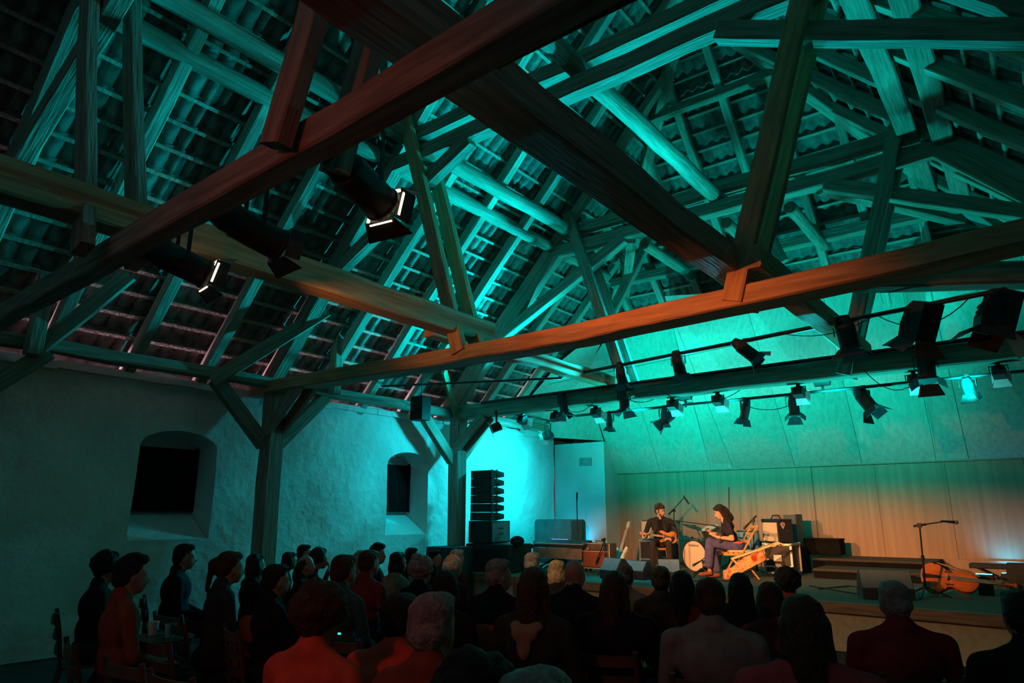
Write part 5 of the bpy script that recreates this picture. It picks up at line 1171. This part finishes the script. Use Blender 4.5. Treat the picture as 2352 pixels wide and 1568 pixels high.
# crossed legs, wide trousers
b.cap((-.09, .04, .53), (-.07, .46, .60), .092, .078, 2).cap((-.07, .46, .60), (-.03, .50, .23), .085, .080, 2).cap((-.03, .50, .18), (-.03, .49, .12), .034, .034, 4).cap((-.03, .48, .085), (-.02, .66, .06), .040, .034, 3)
b.cap((.09, .04, .52), (.06, .42, .50), .092, .075, 2).cap((.06, .42, .50), (.04, .36, .14), .080, .074, 2).cap((.04, .34, .05), (.05, .52, .035), .040, .034, 3)
M_NVY = fabric('navy_trousers', (.085, .085, .20)); M_TEE = fabric('dark_tee', (.028, .022, .035)); M_SOCK = mat('orange_sock', (.6, .28, .06), .8, var=.7, scale=40); M_BSH = mat('brown_shoe', (.30, .09, .03), .5)
bo = link('body', b.mesh('woman_body', .0085, [SKIN, M_TEE, M_NVY, M_BSH, M_SOCK]), None); bo.parent = t
hb = Body()
hb.ell((0, -.02, .058), (.086, .098, .080), 0).ell((0, -.055, -.01), (.078, .062, .08), 0).ell((0, .03, .095), (.060, .055, .026), 0)
for s in (-1, 1): hb.cap((s * .062, -.01, .04), (s * .085, -.02, -.10), .032, .036, 0).cap((s * .085, -.02, -.10), (s * .10, .0, -.27), .036, .03, 0).cap((s * .05, -.06, -.05), (s * .08, -.07, -.30), .05, .035, 0)
hb.cap((0, -.085, .0), (0, -.12, -.16), .075, .07, 0)
ho = link('hair', hb.mesh('woman_hair', .009, [hairm('long_dark', (.022, .013, .010))], .002, 2), None); ho.parent = t; ho.matrix_basis = Matrix.Translation(WH) @ RW.to_4x4()
face(t, WH, RW, .95)
o = MB().prism([(0, 0), (.03, .0), (.012, -.07)], (-.212, .115, .88), (0, 1, 0), (-.1, 0, 1), .008).build('sleeve_patch', mat('orange_patch', (.8, .12, .03), .7), None); o.parent = t
o = MB().ell((-.14, .0, .60), (.03, .09, .022)).build('orange_hem', mat('orange_patch', (.8, .12, .03)), None); o.parent = t
# small dark instrument on her lap
tu = thing('lap_instrument', 'small black string instrument held by the seated woman', 'instrument', WR, wa)
cI = Vector((.02, .34, .70))
loc(MB().prism([(-.20, -.07), (-.12, -.11), (.0, -.08), (.10, -.10), (.16, -.05), (.16, .05), (.10, .10), (0, .08), (-.12, .11), (-.20, .07)], cI - Vector((0, .03, 0)), (1, 0, .15), (-.1, -.3, 1), .06).build('body', M_DRUM, bevel=.008), tu)
loc(MB().bar(cI + Vector((.12, .0, .02)), cI + Vector((.46, .04, .10)), .035, .025).build('neck', M_EBO), tu); loc(MB().box(cI + Vector((.52, .045, .115)), (.12, .05, .03)).build('headstock', M_EBO), tu)
for i in range(4): loc(MB().cyl(cI + Vector((.48 + .025 * i, .02, .12)), cI + Vector((.48 + .025 * i, .08, .12)), .005, n=6).build('tuning_peg', M_CHROME), tu)
# her folding chair
tc_ = thing('folding_chair', 'light wooden folding chair with a pale cushion under the woman', 'chair', WR, wa)
M_BEE = mat('beech', (.62, .29, .07), .45, var=.2, scale=4, stretch=(6, 6, 1))
for s in (-1, 1):
    loc(MB().bar((s * .21, .22, .0), (s * .21, -.34, .90), .022, .045, (1, 0, 0)).build('back_leg', M_BEE), tc_)
    loc(MB().bar((s * .19, -.30, .0), (s * .19, .02, .42), .022, .04, (1, 0, 0)).build('front_leg', M_BEE), tc_)
    loc(MB().bar((s * .20, -.24, .405), (s * .20, .27, .405), .025, .035).build('seat_rail', M_BEE), tc_)
for i in range(6): loc(MB().box((0, -.2 + .085 * i, .43), (.42, .065, .016)).build('seat_slat', M_BEE), tc_)
for z, y in ((.86, -.315), (.74, -.24), (.62, -.168)): loc(MB().box((0, y, z), (.42, .018, .06), Matrix.Rotation(R_(30), 3, 'X')).build('back_slat', M_BEE), tc_)
tp = thing('seat_cushion', 'thin pale cushion on the folding chair', 'cushion', WR, wa)
loc(MB().box((0, -.04, .458), (.40, .42, .036)).build('cushion', fabric('pale_cushion', (.66, .52, .36)), bevel=.012), tp)
